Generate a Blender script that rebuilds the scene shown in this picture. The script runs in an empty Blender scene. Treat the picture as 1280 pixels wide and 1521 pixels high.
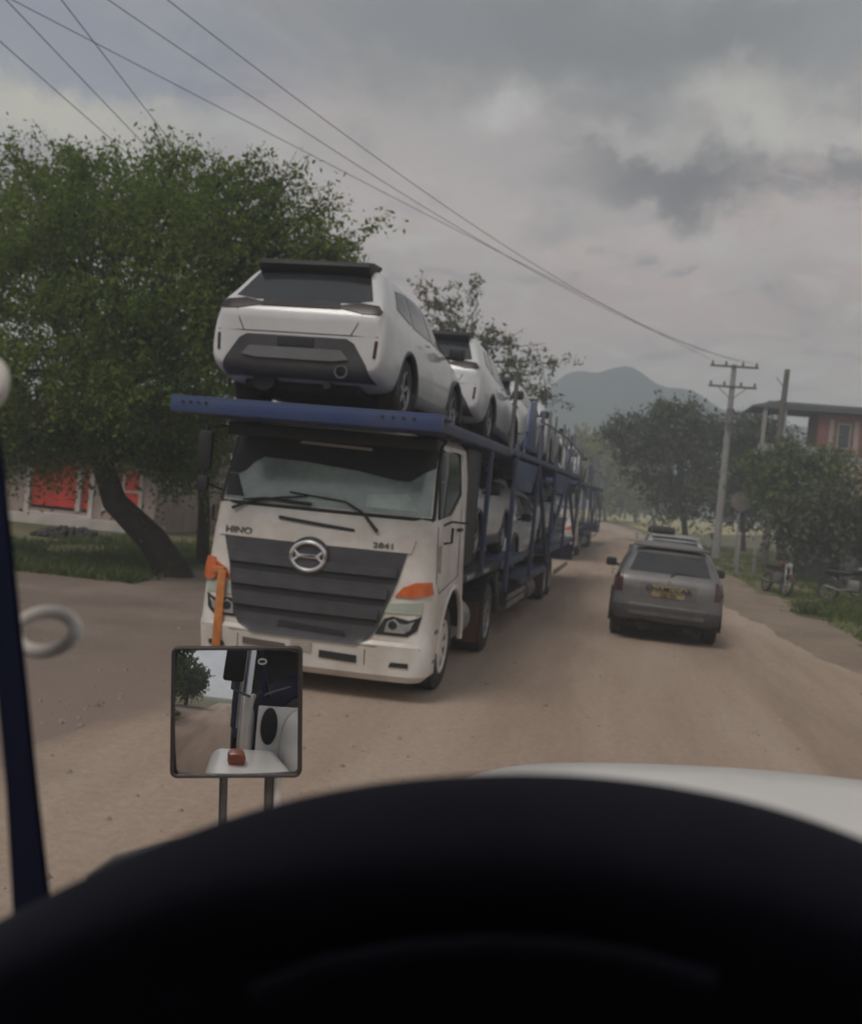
import bpy, bmesh, math, random
import numpy as np
from mathutils import Vector, Matrix, Euler
from mathutils.bvhtree import BVHTree
R = math.radians
scene = bpy.context.scene
col = scene.collection

# ------------------------------------------------------------------ camera
YAW, PITCH, ROLL = 9.923, -1.5067, 5.2
FPX = 1500.0
cam_d = bpy.data.cameras.new('camera'); cam = bpy.data.objects.new('camera', cam_d); col.objects.link(cam)
cam_d.sensor_fit = 'HORIZONTAL'; cam_d.sensor_width = 36.0; cam_d.lens = FPX / 1280 * 36.0
cam_d.clip_start = 0.05; cam_d.clip_end = 20000
CAMR = Matrix.Rotation(R(YAW), 3, 'Z') @ Matrix.Rotation(R(90 + PITCH), 3, 'X') @ Matrix.Rotation(R(ROLL), 3, 'Z')
CAMC = Vector((0, 0, 2.35))
cam.matrix_world = Matrix.Translation(CAMC) @ CAMR.to_4x4()
cam_d.dof.use_dof = True; cam_d.dof.focus_distance = 3.0; cam_d.dof.aperture_fstop = 4.7
scene.camera = cam
scene.cycles.volume_bounces = 1
scene.view_settings.view_transform = 'Standard'; scene.view_settings.look = 'None'
scene.view_settings.exposure = 0.0; scene.view_settings.gamma = 1.0

def pdir(px, py):
    return CAMR @ Vector(((px - 640) / FPX, -(py - 760.5) / FPX, -1))
def at(px, py, Y=None, z=None):
    d = pdir(px, py)
    t = Y / d.y if Y is not None else (z - CAMC.z) / d.z
    return CAMC + d * t

# ------------------------------------------------------------------ world
SUN_EL, SUN_AZ = 54.0, 205.0      # azimuth: direction the light comes FROM, clockwise from +Y (behind the camera)
world = bpy.data.worlds.new('World'); scene.world = world; world.use_nodes = True
nt = world.node_tree; N = nt.nodes; Lk = nt.links
for n in list(N): N.remove(n)
wout = N.new('ShaderNodeOutputWorld'); bg = N.new('ShaderNodeBackground'); Lk.new(bg.outputs[0], wout.inputs[0])
bg.inputs[1].default_value = 0.1
sky = N.new('ShaderNodeTexSky'); sky.sky_type = 'NISHITA'; sky.sun_disc = False
sky.sun_elevation = R(SUN_EL); sky.sun_rotation = R(SUN_AZ)
tc = N.new('ShaderNodeTexCoord')
def vmath(op, a, b=None, s=None):
    n = N.new('ShaderNodeVectorMath'); n.operation = op
    for i, v in enumerate((a, b)):
        if v is None: continue
        if isinstance(v, (tuple, list, Vector)): n.inputs[i].default_value = tuple(v)
        else: Lk.new(v, n.inputs[i])
    if s is not None: n.inputs['Scale'].default_value = s
    return n
def fmath(op, a, b=0.0, c=None, clamp=False):
    n = N.new('ShaderNodeMath'); n.operation = op; n.use_clamp = clamp
    for i, v in enumerate((a, b, c)):
        if v is None: continue
        if isinstance(v, (int, float)): n.inputs[i].default_value = v
        else: Lk.new(v, n.inputs[i])
    return n.outputs[0]
def wmix(f, a, b):
    n = N.new('ShaderNodeMix'); n.data_type = 'RGBA'
    for s, v in ((0, f), (6, a), (7, b)):
        if isinstance(v, (int, float)): n.inputs[s].default_value = v
        elif isinstance(v, tuple): n.inputs[s].default_value = (*v, 1)
        else: Lk.new(v, n.inputs[s])
    return n.outputs[2]
def mapr(v, a, b, c=0.0, d=1.0, smooth=True):
    n = N.new('ShaderNodeMapRange'); n.interpolation_type = 'SMOOTHSTEP' if smooth else 'LINEAR'
    Lk.new(v, n.inputs[0])
    for i, q in enumerate((a, b, c, d)): n.inputs[i + 1].default_value = q
    return n.outputs[0]
gen = tc.outputs['Generated']
sep = N.new('ShaderNodeSeparateXYZ'); Lk.new(gen, sep.inputs[0])
zden = fmath('ADD', fmath('MAXIMUM', sep.outputs[2], 0.0), 0.22)
plane = N.new('ShaderNodeCombineXYZ')
Lk.new(fmath('DIVIDE', sep.outputs[0], zden), plane.inputs[0]); Lk.new(fmath('DIVIDE', sep.outputs[1], zden), plane.inputs[1])
def noise(vec, scale, detail=6, rough=0.55, dist=0.0, off=(0, 0, 0)):
    m = N.new('ShaderNodeMapping'); Lk.new(vec, m.inputs[0]); m.inputs[1].default_value = off
    n = N.new('ShaderNodeTexNoise'); Lk.new(m.outputs[0], n.inputs['Vector'])
    n.inputs['Scale'].default_value = scale; n.inputs['Detail'].default_value = detail
    n.inputs['Roughness'].default_value = rough; n.inputs['Distortion'].default_value = dist
    return n
big = noise(plane.outputs[0], 1.5, 5, 0.5, 0.4, (3.1, 1.7, 0)).outputs[0]
fine = noise(plane.outputs[0], 5.0, 10, 0.64, 0.5, (7.7, 2.2, 0)).outputs[0]
warpn = noise(gen, 6.5, 9, 0.66)
warp = vmath('ADD', gen, vmath('SCALE', vmath('SUBTRACT', warpn.outputs['Color'], (0.5, 0.5, 0.5)).outputs[0], s=0.17).outputs[0]).outputs[0]
def blob(px, py, rx, ry, soft=0.5):
    d = pdir(px, py).normalized()
    q = vmath('SUBTRACT', warp, tuple(d)).outputs[0]
    q = vmath('MULTIPLY', q, (FPX / rx, FPX / rx, FPX / ry)).outputs[0]
    ln = vmath('LENGTH', q)
    return mapr(ln.outputs['Value'], 1.0 + soft, 1.0 - soft, 0.0, 1.0)
K = 10.0
def c(r, g, b): return (r * K, g * K, b * K)
zz = sep.outputs[2]
low = wmix(mapr(zz, 0.0, 0.42), c(0.49, 0.375, 0.355), c(0.32, 0.305, 0.305))
cl = wmix(mapr(big, 0.38, 0.66), low, c(0.55, 0.45, 0.42))
cl = wmix(mapr(fine, 0.50, 0.64, 0, 0.8), cl, c(0.55, 0.53, 0.49))
cl = wmix(mapr(fine, 0.48, 0.34, 0, 0.75), cl, c(0.21, 0.205, 0.22))
cl = wmix(mapr(zz, 0.28, 0.47, 0, 0.6), cl, c(0.25, 0.262, 0.265))
for (px, py, rx, ry, rgb, a) in (
        (1000, 268, 125, 42, (0.12, 0.115, 0.125), 0.95), (840, 335, 70, 22, (0.16, 0.155, 0.16), 0.8), (1260, 285, 45, 28, (0.15, 0.145, 0.15), 0.8),
        (1120, 150, 95, 30, (0.60, 0.57, 0.51), 0.75), (1190, 215, 70, 22, (.55, .52, .47), .6), (940, 215, 60, 16, (.52, .49, .46), .6), (755, 180, 45, 28, (0.68, 0.67, 0.66), 0.85), (1250, 60, 60, 28, (0.34, 0.36, 0.37), .6),
        (850, 70, 320, 70, (0.18, 0.19, 0.20), 0.85), (110, 60, 230, 90, (0.23, 0.27, 0.36), 0.8), (60, 150, 150, 26, (0.62, 0.58, 0.48), 0.95),
        (560, 40, 170, 40, (0.25, 0.26, 0.28), 0.5), (640, 250, 200, 90, (0.52, 0.47, 0.445), 0.6), (900, 340, 90, 30, (.56, .50, .47), .6), (1180, 380, 130, 40, (.50, .45, .43), .5), (1130, 215, 80, 30, (.60, .58, .53), .6), (900, 470, 300, 40, (0.52, 0.39, 0.375), 0.7)):
    cl = wmix(fmath('MULTIPLY', blob(px, py, rx, ry, 0.75), a), cl, c(*rgb))
# the sky behind the camera, never in frame, is brighter: thin cloud in front of the sun
back = mapr(sep.outputs[1], 0.15, -0.8)
cl = wmix(back, cl, wmix(mapr(fine, 0.35, 0.7), c(0.42, 0.41, 0.41), c(0.60, 0.58, 0.57)))
full = wmix(0.93, sky.outputs[0], cl)
Lk.new(full, bg.inputs[0])

sun_d = bpy.data.lights.new('sun', 'SUN'); sun_d.energy = 1.5; sun_d.angle = R(22); sun_d.color = (1.0, 0.94, 0.87)
sun = bpy.data.objects.new('sun', sun_d); col.objects.link(sun)
az = R(SUN_AZ); fr = Vector((math.sin(az) * math.cos(R(SUN_EL)), math.cos(az) * math.cos(R(SUN_EL)), math.sin(R(SUN_EL))))
sun.rotation_euler = fr.to_track_quat('Z', 'Y').to_euler()

# ------------------------------------------------------------------ helpers
MATS = {}
def mat(name, color, rough=0.6, metal=0.0, var=0.15, vscale=3.0, bump=0.0, bscale=40.0, color2=None, coat=0.0, spec=0.5, alpha=None, trans=0.0):
    m = bpy.data.materials.new(name); m.use_nodes = True; t = m.node_tree; n = t.nodes; b = n['Principled BSDF']
    b.inputs['Roughness'].default_value = rough; b.inputs['Metallic'].default_value = metal
    b.inputs['Specular IOR Level'].default_value = spec
    if coat: b.inputs['Coat Weight'].default_value = coat; b.inputs['Coat Roughness'].default_value = 0.08
    if trans: b.inputs['Transmission Weight'].default_value = trans
    co = n.new('ShaderNodeTexCoord')
    no = n.new('ShaderNodeTexNoise'); no.inputs['Scale'].default_value = vscale; no.inputs['Detail'].default_value = 6; no.inputs['Roughness'].default_value = 0.62
    t.links.new(co.outputs['Object'], no.inputs['Vector'])
    mr = n.new('ShaderNodeMapRange'); t.links.new(no.outputs[0], mr.inputs[0]); mr.inputs[1].default_value = 0.32; mr.inputs[2].default_value = 0.68
    mx = n.new('ShaderNodeMix'); mx.data_type = 'RGBA'; t.links.new(mr.outputs[0], mx.inputs[0])
    c2 = color2 or tuple(max(0, x * (1 - var)) for x in color); c1 = color if color2 else tuple(min(1, x * (1 + var * 0.6)) for x in color)
    mx.inputs[6].default_value = (*c2, 1); mx.inputs[7].default_value = (*c1, 1)
    t.links.new(mx.outputs[2], b.inputs['Base Color'])
    if bump:
        n2 = n.new('ShaderNodeTexNoise'); n2.inputs['Scale'].default_value = bscale; n2.inputs['Detail'].default_value = 4
        t.links.new(co.outputs['Object'], n2.inputs['Vector'])
        bp = n.new('ShaderNodeBump'); bp.inputs['Strength'].default_value = bump; bp.inputs['Distance'].default_value = 0.02
        t.links.new(n2.outputs[0], bp.inputs['Height']); t.links.new(bp.outputs[0], b.inputs['Normal'])
    MATS[name] = m
    return m
def leafmat(name, c1, c2, trans=0.3):
    m = bpy.data.materials.new(name); m.use_nodes = True; t = m.node_tree; n = t.nodes
    for x in list(n): n.remove(x)
    out = n.new('ShaderNodeOutputMaterial'); d = n.new('ShaderNodeBsdfDiffuse'); tr = n.new('ShaderNodeBsdfTranslucent'); ms = n.new('ShaderNodeMixShader')
    g = n.new('ShaderNodeNewGeometry'); mx = n.new('ShaderNodeMix'); mx.data_type = 'RGBA'
    co = n.new('ShaderNodeTexCoord'); no = n.new('ShaderNodeTexNoise'); no.inputs['Scale'].default_value = 0.55; no.inputs['Detail'].default_value = 3
    t.links.new(co.outputs['Object'], no.inputs['Vector'])
    mr = n.new('ShaderNodeMapRange'); t.links.new(no.outputs[0], mr.inputs[0]); mr.inputs[1].default_value = 0.35; mr.inputs[2].default_value = 0.65
    a = n.new('ShaderNodeMath'); a.operation = 'MULTIPLY_ADD'; t.links.new(g.outputs['Random Per Island'], a.inputs[0]); a.inputs[1].default_value = 0.5; a.inputs[2].default_value = 0.0
    a2 = n.new('ShaderNodeMath'); a2.operation = 'MULTIPLY_ADD'; t.links.new(mr.outputs[0], a2.inputs[0]); a2.inputs[1].default_value = 0.5; t.links.new(a.outputs[0], a2.inputs[2])
    t.links.new(a2.outputs[0], mx.inputs[0]); mx.inputs[6].default_value = (*c1, 1); mx.inputs[7].default_value = (*c2, 1)
    t.links.new(mx.outputs[2], d.inputs[0]); t.links.new(mx.outputs[2], tr.inputs[0]); ms.inputs[0].default_value = trans
    t.links.new(d.outputs[0], ms.inputs[1]); t.links.new(tr.outputs[0], ms.inputs[2]); t.links.new(ms.outputs[0], out.inputs[0])
    return m

def tag(o, label=None, cat=None, group=None, kind=None):
    if label: o['label'] = label
    if cat: o['category'] = cat
    if group: o['group'] = group
    if kind: o['kind'] = kind
    return o
def empty(name, loc=(0, 0, 0), rz=0.0, **kw):
    o = bpy.data.objects.new(name, None); col.objects.link(o); o.location = loc; o.rotation_euler = (0, 0, rz); o.empty_display_size = 0.2
    return tag(o, **kw)
def copy_tree(o, parent=None):
    c_ = o.copy(); col.objects.link(c_); c_.parent = parent
    for ch in list(o.children): copy_tree(ch, c_)
    return c_
def link_mesh(name, me, m, parent=None, smooth=False, loc=None, angle=None):
    ms = m if isinstance(m, (list, tuple)) else [m]
    for x in ms: me.materials.append(x)
    if smooth:
        me.polygons.foreach_set('use_smooth', [True] * len(me.polygons))
        if angle is not None:
            me.set_sharp_from_angle(angle=R(angle))
    o = bpy.data.objects.new(name, me); col.objects.link(o); o.parent = parent
    if loc is not None: o.location = loc
    return o
class MB:
    def __init__(s): s.bm = bmesh.new()
    def box(s, x0, x1, y0, y1, z0, z1, bev=0.0, seg=2, mtx=None, mi=0):
        t = bmesh.new(); bmesh.ops.create_cube(t, size=1)
        for v in t.verts: v.co = Vector((x0 + (v.co.x + .5) * (x1 - x0), y0 + (v.co.y + .5) * (y1 - y0), z0 + (v.co.z + .5) * (z1 - z0)))
        if bev: bmesh.ops.bevel(t, geom=list(t.edges), offset=bev, segments=seg, affect='EDGES', profile=0.5)
        s.add(t, mtx, mi); return s
    def add(s, t, mtx=None, mi=0):
        if mtx is not None: bmesh.ops.transform(t, matrix=mtx, verts=t.verts)
        for f in t.faces: f.material_index = mi
        me = bpy.data.meshes.new('t'); t.to_mesh(me); t.free(); s.bm.from_mesh(me); bpy.data.meshes.remove(me)
    def tube(s, pts, r, n=8, cap=True, mi=0):
        pts = [Vector(p) for p in pts]; rs = r if isinstance(r, (list, tuple)) else [r] * len(pts)
        rings = []; prev = None
        for i, p in enumerate(pts):
            d = (pts[min(i + 1, len(pts) - 1)] - pts[max(i - 1, 0)]).normalized()
            if prev is None:
                u = d.cross(Vector((0, 0, 1)));
                if u.length < 1e-3: u = d.cross(Vector((1, 0, 0)))
            else: u = prev - d * prev.dot(d)
            u.normalize(); prev = u; w = d.cross(u)
            rings.append([s.bm.verts.new(p + (u * math.cos(k * 2 * math.pi / n) + w * math.sin(k * 2 * math.pi / n)) * rs[i]) for k in range(n)])
        for a, b in zip(rings[:-1], rings[1:]):
            for k in range(n): f = s.bm.faces.new((a[k], a[(k + 1) % n], b[(k + 1) % n], b[k])); f.material_index = mi
        if cap:
            f = s.bm.faces.new(list(reversed(rings[0]))); f.material_index = mi; f = s.bm.faces.new(rings[-1]); f.material_index = mi
        return s
    def loop(s, pts, r, n=8):
        m = len(pts); pts = [Vector(p) for p in pts]; nrm = (pts[1] - pts[0]).cross(pts[m // 3] - pts[0]).normalized(); rings = []
        for i, p in enumerate(pts):
            d = (pts[(i + 1) % m] - pts[i - 1]).normalized(); u = nrm; w = d.cross(u)
            rings.append([s.bm.verts.new(p + (u * math.cos(k * 2 * math.pi / n) + w * math.sin(k * 2 * math.pi / n)) * r) for k in range(n)])
        for i in range(m):
            a, b = rings[i], rings[(i + 1) % m]
            for k in range(n): s.bm.faces.new((a[k], a[(k + 1) % n], b[(k + 1) % n], b[k]))
        return s
    def lathe(s, prof, axis='X', n=28, c0=(0, 0, 0), mi=0, close=False, caps=True):
        # prof: list (axial, radius)
        rings = []
        for a, r in prof:
            ring = []
            for k in range(n):
                t = k * 2 * math.pi / n; u, w = r * math.cos(t), r * math.sin(t)
                v = {'X': (a, u, w), 'Y': (w, a, u), 'Z': (u, w, a)}[axis]
                ring.append(s.bm.verts.new(Vector(v) + Vector(c0)))
            rings.append(ring)
        pairs = list(zip(rings[:-1], rings[1:])) + ([(rings[-1], rings[0])] if close else [])
        for a, b in pairs:
            for k in range(n): f = s.bm.faces.new((a[k], a[(k + 1) % n], b[(k + 1) % n], b[k])); f.material_index = mi
        if not close and caps:
            f = s.bm.faces.new(list(reversed(rings[0]))); f.material_index = mi
            f = s.bm.faces.new(rings[-1]); f.material_index = mi
        return s
    def prism(s, poly, axis, a0, a1, bev=0.0, mi=0):
        def mk(u, w, a): return {'X': (a, u, w), 'Y': (u, a, w), 'Z': (u, w, a)}[axis]
        t = bmesh.new()
        A = [t.verts.new(mk(u, w, a0)) for u, w in poly]; B = [t.verts.new(mk(u, w, a1)) for u, w in poly]
        t.faces.new(A); t.faces.new(list(reversed(B)))
        for i in range(len(poly)): t.faces.new((A[i], B[i], B[(i + 1) % len(poly)], A[(i + 1) % len(poly)]))
        bmesh.ops.recalc_face_normals(t, faces=t.faces)
        if bev: bmesh.ops.bevel(t, geom=list(t.edges), offset=bev, segments=2, affect='EDGES', profile=0.5)
        s.add(t, None, mi); return s
    def mesh(s, recalc=True):
        if recalc: bmesh.ops.recalc_face_normals(s.bm, faces=s.bm.faces)
        me = bpy.data.meshes.new('mesh'); s.bm.to_mesh(me); s.bm.free(); return me
    def build(s, name, m, parent=None, smooth=True, angle=35, loc=None):
        me = s.mesh(); me.name = name
        return link_mesh(name, me, m, parent, smooth, loc, angle)

def apply_mods(me, mods):
    o = bpy.data.objects.new('tmp', me); col.objects.link(o)
    for typ, kw in mods:
        md = o.modifiers.new('m', typ)
        for k, v in kw.items(): setattr(md, k, v)
    dg = bpy.context.evaluated_depsgraph_get(); dg.update()
    r = bpy.data.meshes.new_from_object(o.evaluated_get(dg)); bpy.data.objects.remove(o); return r
def bvh_of(me):
    bm = bmesh.new(); bm.from_mesh(me); t = BVHTree.FromBMesh(bm); bm.free(); return t
def patch_mesh(bvh, poly, axis, sign, off=0.006, thick=0.012, step=0.05, far=8.0, mb=None):
    """polygon seen along `axis` from side `sign`, wrapped on the surface below and given thickness"""
    def mk(u, w): return {'X': Vector((0, u, w)), 'Y': Vector((u, 0, w)), 'Z': Vector((u, w, 0))}[axis]
    ax = {'X': Vector((1, 0, 0)), 'Y': Vector((0, 1, 0)), 'Z': Vector((0, 0, 1))}[axis]
    bm = bmesh.new(); bm.faces.new([bm.verts.new(mk(u, w)) for u, w in poly])
    us = [p[0] for p in poly]; ws = [p[1] for p in poly]
    e1 = {'X': Vector((0, 1, 0)), 'Y': Vector((1, 0, 0)), 'Z': Vector((1, 0, 0))}[axis]
    e2 = {'X': Vector((0, 0, 1)), 'Y': Vector((0, 0, 1)), 'Z': Vector((0, 1, 0))}[axis]
    for e, lo, hi in ((e1, min(us), max(us)), (e2, min(ws), max(ws))):
        k = max(1, int((hi - lo) / step))
        for i in range(1, k):
            bmesh.ops.bisect_plane(bm, geom=bm.verts[:] + bm.edges[:] + bm.faces[:], plane_co=e * (lo + (hi - lo) * i / k), plane_no=e)
    last = None; miss = []
    for v in bm.verts:
        h, nrm, _, _ = bvh.ray_cast(v.co + ax * far * sign, -ax * sign)
        if h is None: miss.append(v)
        else:
            if nrm.dot(ax * sign) < 0: nrm = -nrm
            v.co = h + nrm * off; last = h
    for v in miss:
        h, nrm, _, _ = bvh.find_nearest(v.co + (last or Vector()) * Vector([abs(a) for a in ax]).dot(Vector((1, 1, 1))) * 0 + ax * ((last or Vector()).dot(ax)))
        v.co = h + (nrm if nrm.dot(ax * sign) > 0 else -nrm) * off
    bmesh.ops.recalc_face_normals(bm, faces=bm.faces)
    fs = list(bm.faces)
    if fs and sum((f.normal.dot(ax * sign) for f in fs)) < 0: bmesh.ops.reverse_faces(bm, faces=fs)
    ret = bmesh.ops.extrude_face_region(bm, geom=fs)
    vs = [g for g in ret['geom'] if isinstance(g, bmesh.types.BMVert)]
    for v in vs: v.co -= ax * sign * (thick + off)
    bmesh.ops.recalc_face_normals(bm, faces=bm.faces)
    if mb is not None: mb.add(bm); return mb
    q = MB(); q.add(bm); return q
def mirror_poly(poly): return [(-a, b) for a, b in reversed(poly)]
def text(name, s, size, m, parent, loc, rot, depth=0.004, sx=1.0):
    cu = bpy.data.curves.new('t', 'FONT'); cu.body = s; cu.size = size; cu.extrude = depth; cu.align_x = 'CENTER'; cu.align_y = 'CENTER'; cu.offset = size * 0.012
    o = bpy.data.objects.new('t', cu); col.objects.link(o)
    dg = bpy.context.evaluated_depsgraph_get(); dg.update()
    me = bpy.data.meshes.new_from_object(o.evaluated_get(dg)); bpy.data.objects.remove(o)
    o = link_mesh(name, me, m, parent); o.location = loc; o.rotation_euler = rot; o.scale = (sx, 1, 1)
    return o

# ------------------------------------------------------------------ materials
M_white = mat('white_paint', (0.74, 0.72, 0.69), 0.32, 0, 0.10, 2.0, coat=0.5)
M_whitecar = mat('white_car_paint', (0.62, 0.62, 0.63), 0.26, 0, 0.08, 2.5, coat=0.6)
M_dustywhite = mat('dusty_white_paint', (0.78, 0.75, 0.72), 0.42, 0, 0.1, 1.8, color2=(0.55, 0.49, 0.43), coat=0.2)
M_silver = mat('silver_car_paint', (0.42, 0.42, 0.43), 0.38, 0.35, 0.12, 2.0, coat=0.4)
M_greycar = mat('dusty_grey_paint', (0.128, 0.128, 0.136), 0.40, 0.25, 0.1, 3.5, color2=(0.175, 0.165, 0.16), coat=0.2)
M_glass = mat('dark_glass', (0.02, 0.022, 0.025), 0.08, 0, 0.2, 3, spec=0.7)
M_carglass = mat('tinted_glass', (0.03, 0.032, 0.036), 0.12, 0, 0.2, 3, spec=0.9)
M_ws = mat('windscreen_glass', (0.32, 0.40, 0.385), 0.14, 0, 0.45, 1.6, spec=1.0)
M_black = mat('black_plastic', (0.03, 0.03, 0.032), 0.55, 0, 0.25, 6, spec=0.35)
M_grille = mat('dark_grey_plastic', (0.068, 0.066, 0.073), 0.42, 0, 0.25, 5)
M_rubber = mat('tyre_rubber', (0.035, 0.032, 0.03), 0.85, 0, 0.3, 8, color2=(0.075, 0.062, 0.052), spec=0.2)
M_chrome = mat('chrome', (0.75, 0.75, 0.76), 0.18, 1.0, 0.08, 5)
M_alloy = mat('alloy_rim', (0.30, 0.30, 0.31), 0.4, 0.7, 0.25, 6)
M_steel = mat('grey_steel', (0.16, 0.155, 0.15), 0.55, 0.4, 0.3, 4, bump=0.1)
M_blue = mat('blue_painted_steel', (0.030, 0.055, 0.17), 0.45, 0, 0.25, 2.5, color2=(0.05, 0.07, 0.15), coat=0.15)
M_bluedk = mat('dusty_blue_steel', (0.045, 0.062, 0.15), 0.6, 0, 0.3, 3, color2=(0.09, 0.09, 0.12))
M_orange = mat('amber_lens', (0.62, 0.12, 0.015), 0.2, 0, 0.2, 12, spec=0.7)
M_orangetape = mat('orange_tape', (0.60, 0.22, 0.06), 0.5, 0, 0.25, 8)
M_red = mat('red_lens', (0.075, 0.028, 0.03), 0.25, 0, 0.3, 9, spec=0.6)
M_lamp = mat('clear_lamp', (0.55, 0.56, 0.56), 0.12, 0.6, 0.35, 14)
M_rust = mat('rusty_mudflap', (0.10, 0.05, 0.035), 0.8, 0, 0.3, 5)
M_under = mat('underbody', (0.03, 0.028, 0.027), 0.8, 0, 0.3, 5, spec=0.2)
M_yellow = mat('yellow_plate', (0.27, 0.215, 0.11), 0.5, 0, 0.15, 9)
M_bark = mat('bark', (0.055, 0.043, 0.034), 0.9, 0, 0.4, 6, bump=0.6, bscale=25, spec=0.1)
M_concrete = mat('pole_concrete', (0.27, 0.26, 0.25), 0.85, 0, 0.2, 3, bump=0.2)
M_darkpole = mat('weathered_wood_pole', (0.13, 0.115, 0.10), 0.85, 0, 0.25, 4, bump=0.2)
M_cowl = mat('dashboard_plastic', (0.032, 0.032, 0.05), 0.8, 0, 0.3, 4, bump=0.15, bscale=300, spec=0.1)
M_pillar = mat('navy_pillar_paint', (0.008, 0.014, 0.05), 0.5, 0, 0.2, 5)
M_seatcloth = mat('grey_cloth', (0.35, 0.36, 0.36), 0.9, 0, 0.2, 6)

# ------------------------------------------------------------------ setting: ground, road
def ground_mat(name, cols, scale, bump=0.4, stretch=(1, 1, 1), rough=0.95, fine=(0.8, 1.12)):
    m = bpy.data.materials.new(name); m.use_nodes = True; t = m.node_tree; n = t.nodes; b = n['Principled BSDF']; b.inputs['Roughness'].default_value = rough; b.inputs['Specular IOR Level'].default_value = 0.15
    g = n.new('ShaderNodeNewGeometry'); mp = n.new('ShaderNodeMapping'); mp.inputs[3].default_value = stretch; t.links.new(g.outputs['Position'], mp.inputs[0])
    no = n.new('ShaderNodeTexNoise'); no.inputs['Scale'].default_value = scale; no.inputs['Detail'].default_value = 8; no.inputs['Roughness'].default_value = 0.6
    t.links.new(mp.outputs[0], no.inputs['Vector'])
    cr = n.new('ShaderNodeValToRGB'); t.links.new(no.outputs[0], cr.inputs[0])
    k = len(cols); el = cr.color_ramp.elements
    for i in range(k):
        e = el[i] if i < 2 else el.new(0.5)
    for i, cc in enumerate(cols):
        el[i].position = 0.34 + 0.32 * i / (k - 1)
    for i, cc in enumerate(cols): el[i].color = (*cc, 1)
    n2 = n.new('ShaderNodeTexNoise'); n2.inputs['Scale'].default_value = 14; n2.inputs['Detail'].default_value = 8; n2.inputs['Roughness'].default_value = 0.75; t.links.new(g.outputs['Position'], n2.inputs['Vector'])
    mr = n.new('ShaderNodeMapRange'); t.links.new(n2.outputs[0], mr.inputs[0]); mr.inputs[1].default_value = 0.3; mr.inputs[2].default_value = 0.7; mr.inputs[3].default_value = fine[0]; mr.inputs[4].default_value = fine[1]
    mu = n.new('ShaderNodeVectorMath'); mu.operation = 'SCALE'; t.links.new(cr.outputs[0], mu.inputs[0]); t.links.new(mr.outputs[0], mu.inputs['Scale'])
    t.links.new(mu.outputs[0], b.inputs['Base Color'])
    n3 = n.new('ShaderNodeTexNoise'); n3.inputs['Scale'].default_value = 30; n3.inputs['Detail'].default_value = 5; t.links.new(g.outputs['Position'], n3.inputs['Vector'])
    bp = n.new('ShaderNodeBump'); bp.inputs['Strength'].default_value = bump; bp.inputs['Distance'].default_value = 0.03; t.links.new(n3.outputs[0], bp.inputs['Height']); t.links.new(bp.outputs[0], b.inputs['Normal'])
    return m
M_road = ground_mat('dirt_road', [(0.27, 0.20, 0.155), (0.37, 0.28, 0.22), (0.42, 0.335, 0.27)], 0.35, 0.3, (1.7, 0.2, 1), fine=(.84, 1.12))
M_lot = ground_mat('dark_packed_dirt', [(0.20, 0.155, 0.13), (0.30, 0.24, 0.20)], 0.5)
M_verge = ground_mat('grassy_dirt', [(0.085, 0.095, 0.04), (0.15, 0.14, 0.07), (0.19, 0.15, 0.105)], 0.25)
M_field = ground_mat('dry_grass', [(0.36, 0.31, 0.14), (0.44, 0.38, 0.20)], 0.05)
M_shoulder = ground_mat('dirt_shoulder', [(0.22, 0.17, 0.13), (0.30, 0.235, 0.18)], 0.6)

def blend_edge(m, x0, x1, colr):
    t = m.node_tree; n = t.nodes; b = n['Principled BSDF']; src = b.inputs['Base Color'].links[0].from_socket
    g = n.new('ShaderNodeNewGeometry'); sp = n.new('ShaderNodeSeparateXYZ'); t.links.new(g.outputs['Position'], sp.inputs[0])
    no = n.new('ShaderNodeTexNoise'); no.inputs['Scale'].default_value = 1.1; no.inputs['Detail'].default_value = 7; t.links.new(g.outputs['Position'], no.inputs['Vector'])
    ad = n.new('ShaderNodeMath'); ad.operation = 'MULTIPLY_ADD'; t.links.new(no.outputs[0], ad.inputs[0]); ad.inputs[1].default_value = 2.4; t.links.new(sp.outputs[0], ad.inputs[2])
    mr = n.new('ShaderNodeMapRange'); mr.interpolation_type = 'SMOOTHSTEP'; t.links.new(ad.outputs[0], mr.inputs[0]); mr.inputs[1].default_value = x0 + 1.2; mr.inputs[2].default_value = x1 + 1.2; mr.inputs[3].default_value = 1; mr.inputs[4].default_value = 0
    mx = n.new('ShaderNodeMix'); mx.data_type = 'RGBA'; t.links.new(mr.outputs[0], mx.inputs[0]); t.links.new(src, mx.inputs[6]); mx.inputs[7].default_value = (*colr, 1); t.links.new(mx.outputs[2], b.inputs['Base Color'])
blend_edge(M_road, -4.7, -3.7, (.25, .195, .165))
blend_edge(M_lot, -4.9, -6.5, (.25, .195, .165))
def sheet(name, pts, z, m):
    bm = bmesh.new(); bm.faces.new([bm.verts.new((x, y, z)) for x, y in pts]); bmesh.ops.recalc_face_normals(bm, faces=bm.faces)
    if bm.faces[:][0].normal.z < 0: bmesh.ops.reverse_faces(bm, faces=bm.faces[:])
    bmesh.ops.triangulate(bm, faces=bm.faces[:])
    me = bpy.data.meshes.new(name); bm.to_mesh(me); bm.free(); o = link_mesh(name, me, m); return tag(o, kind='structure')
sheet('ground', [(-690, -290), (690, -290), (690, 690), (-690, 690)], 0.0, M_verge)
rnd = random.Random(5)
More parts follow.
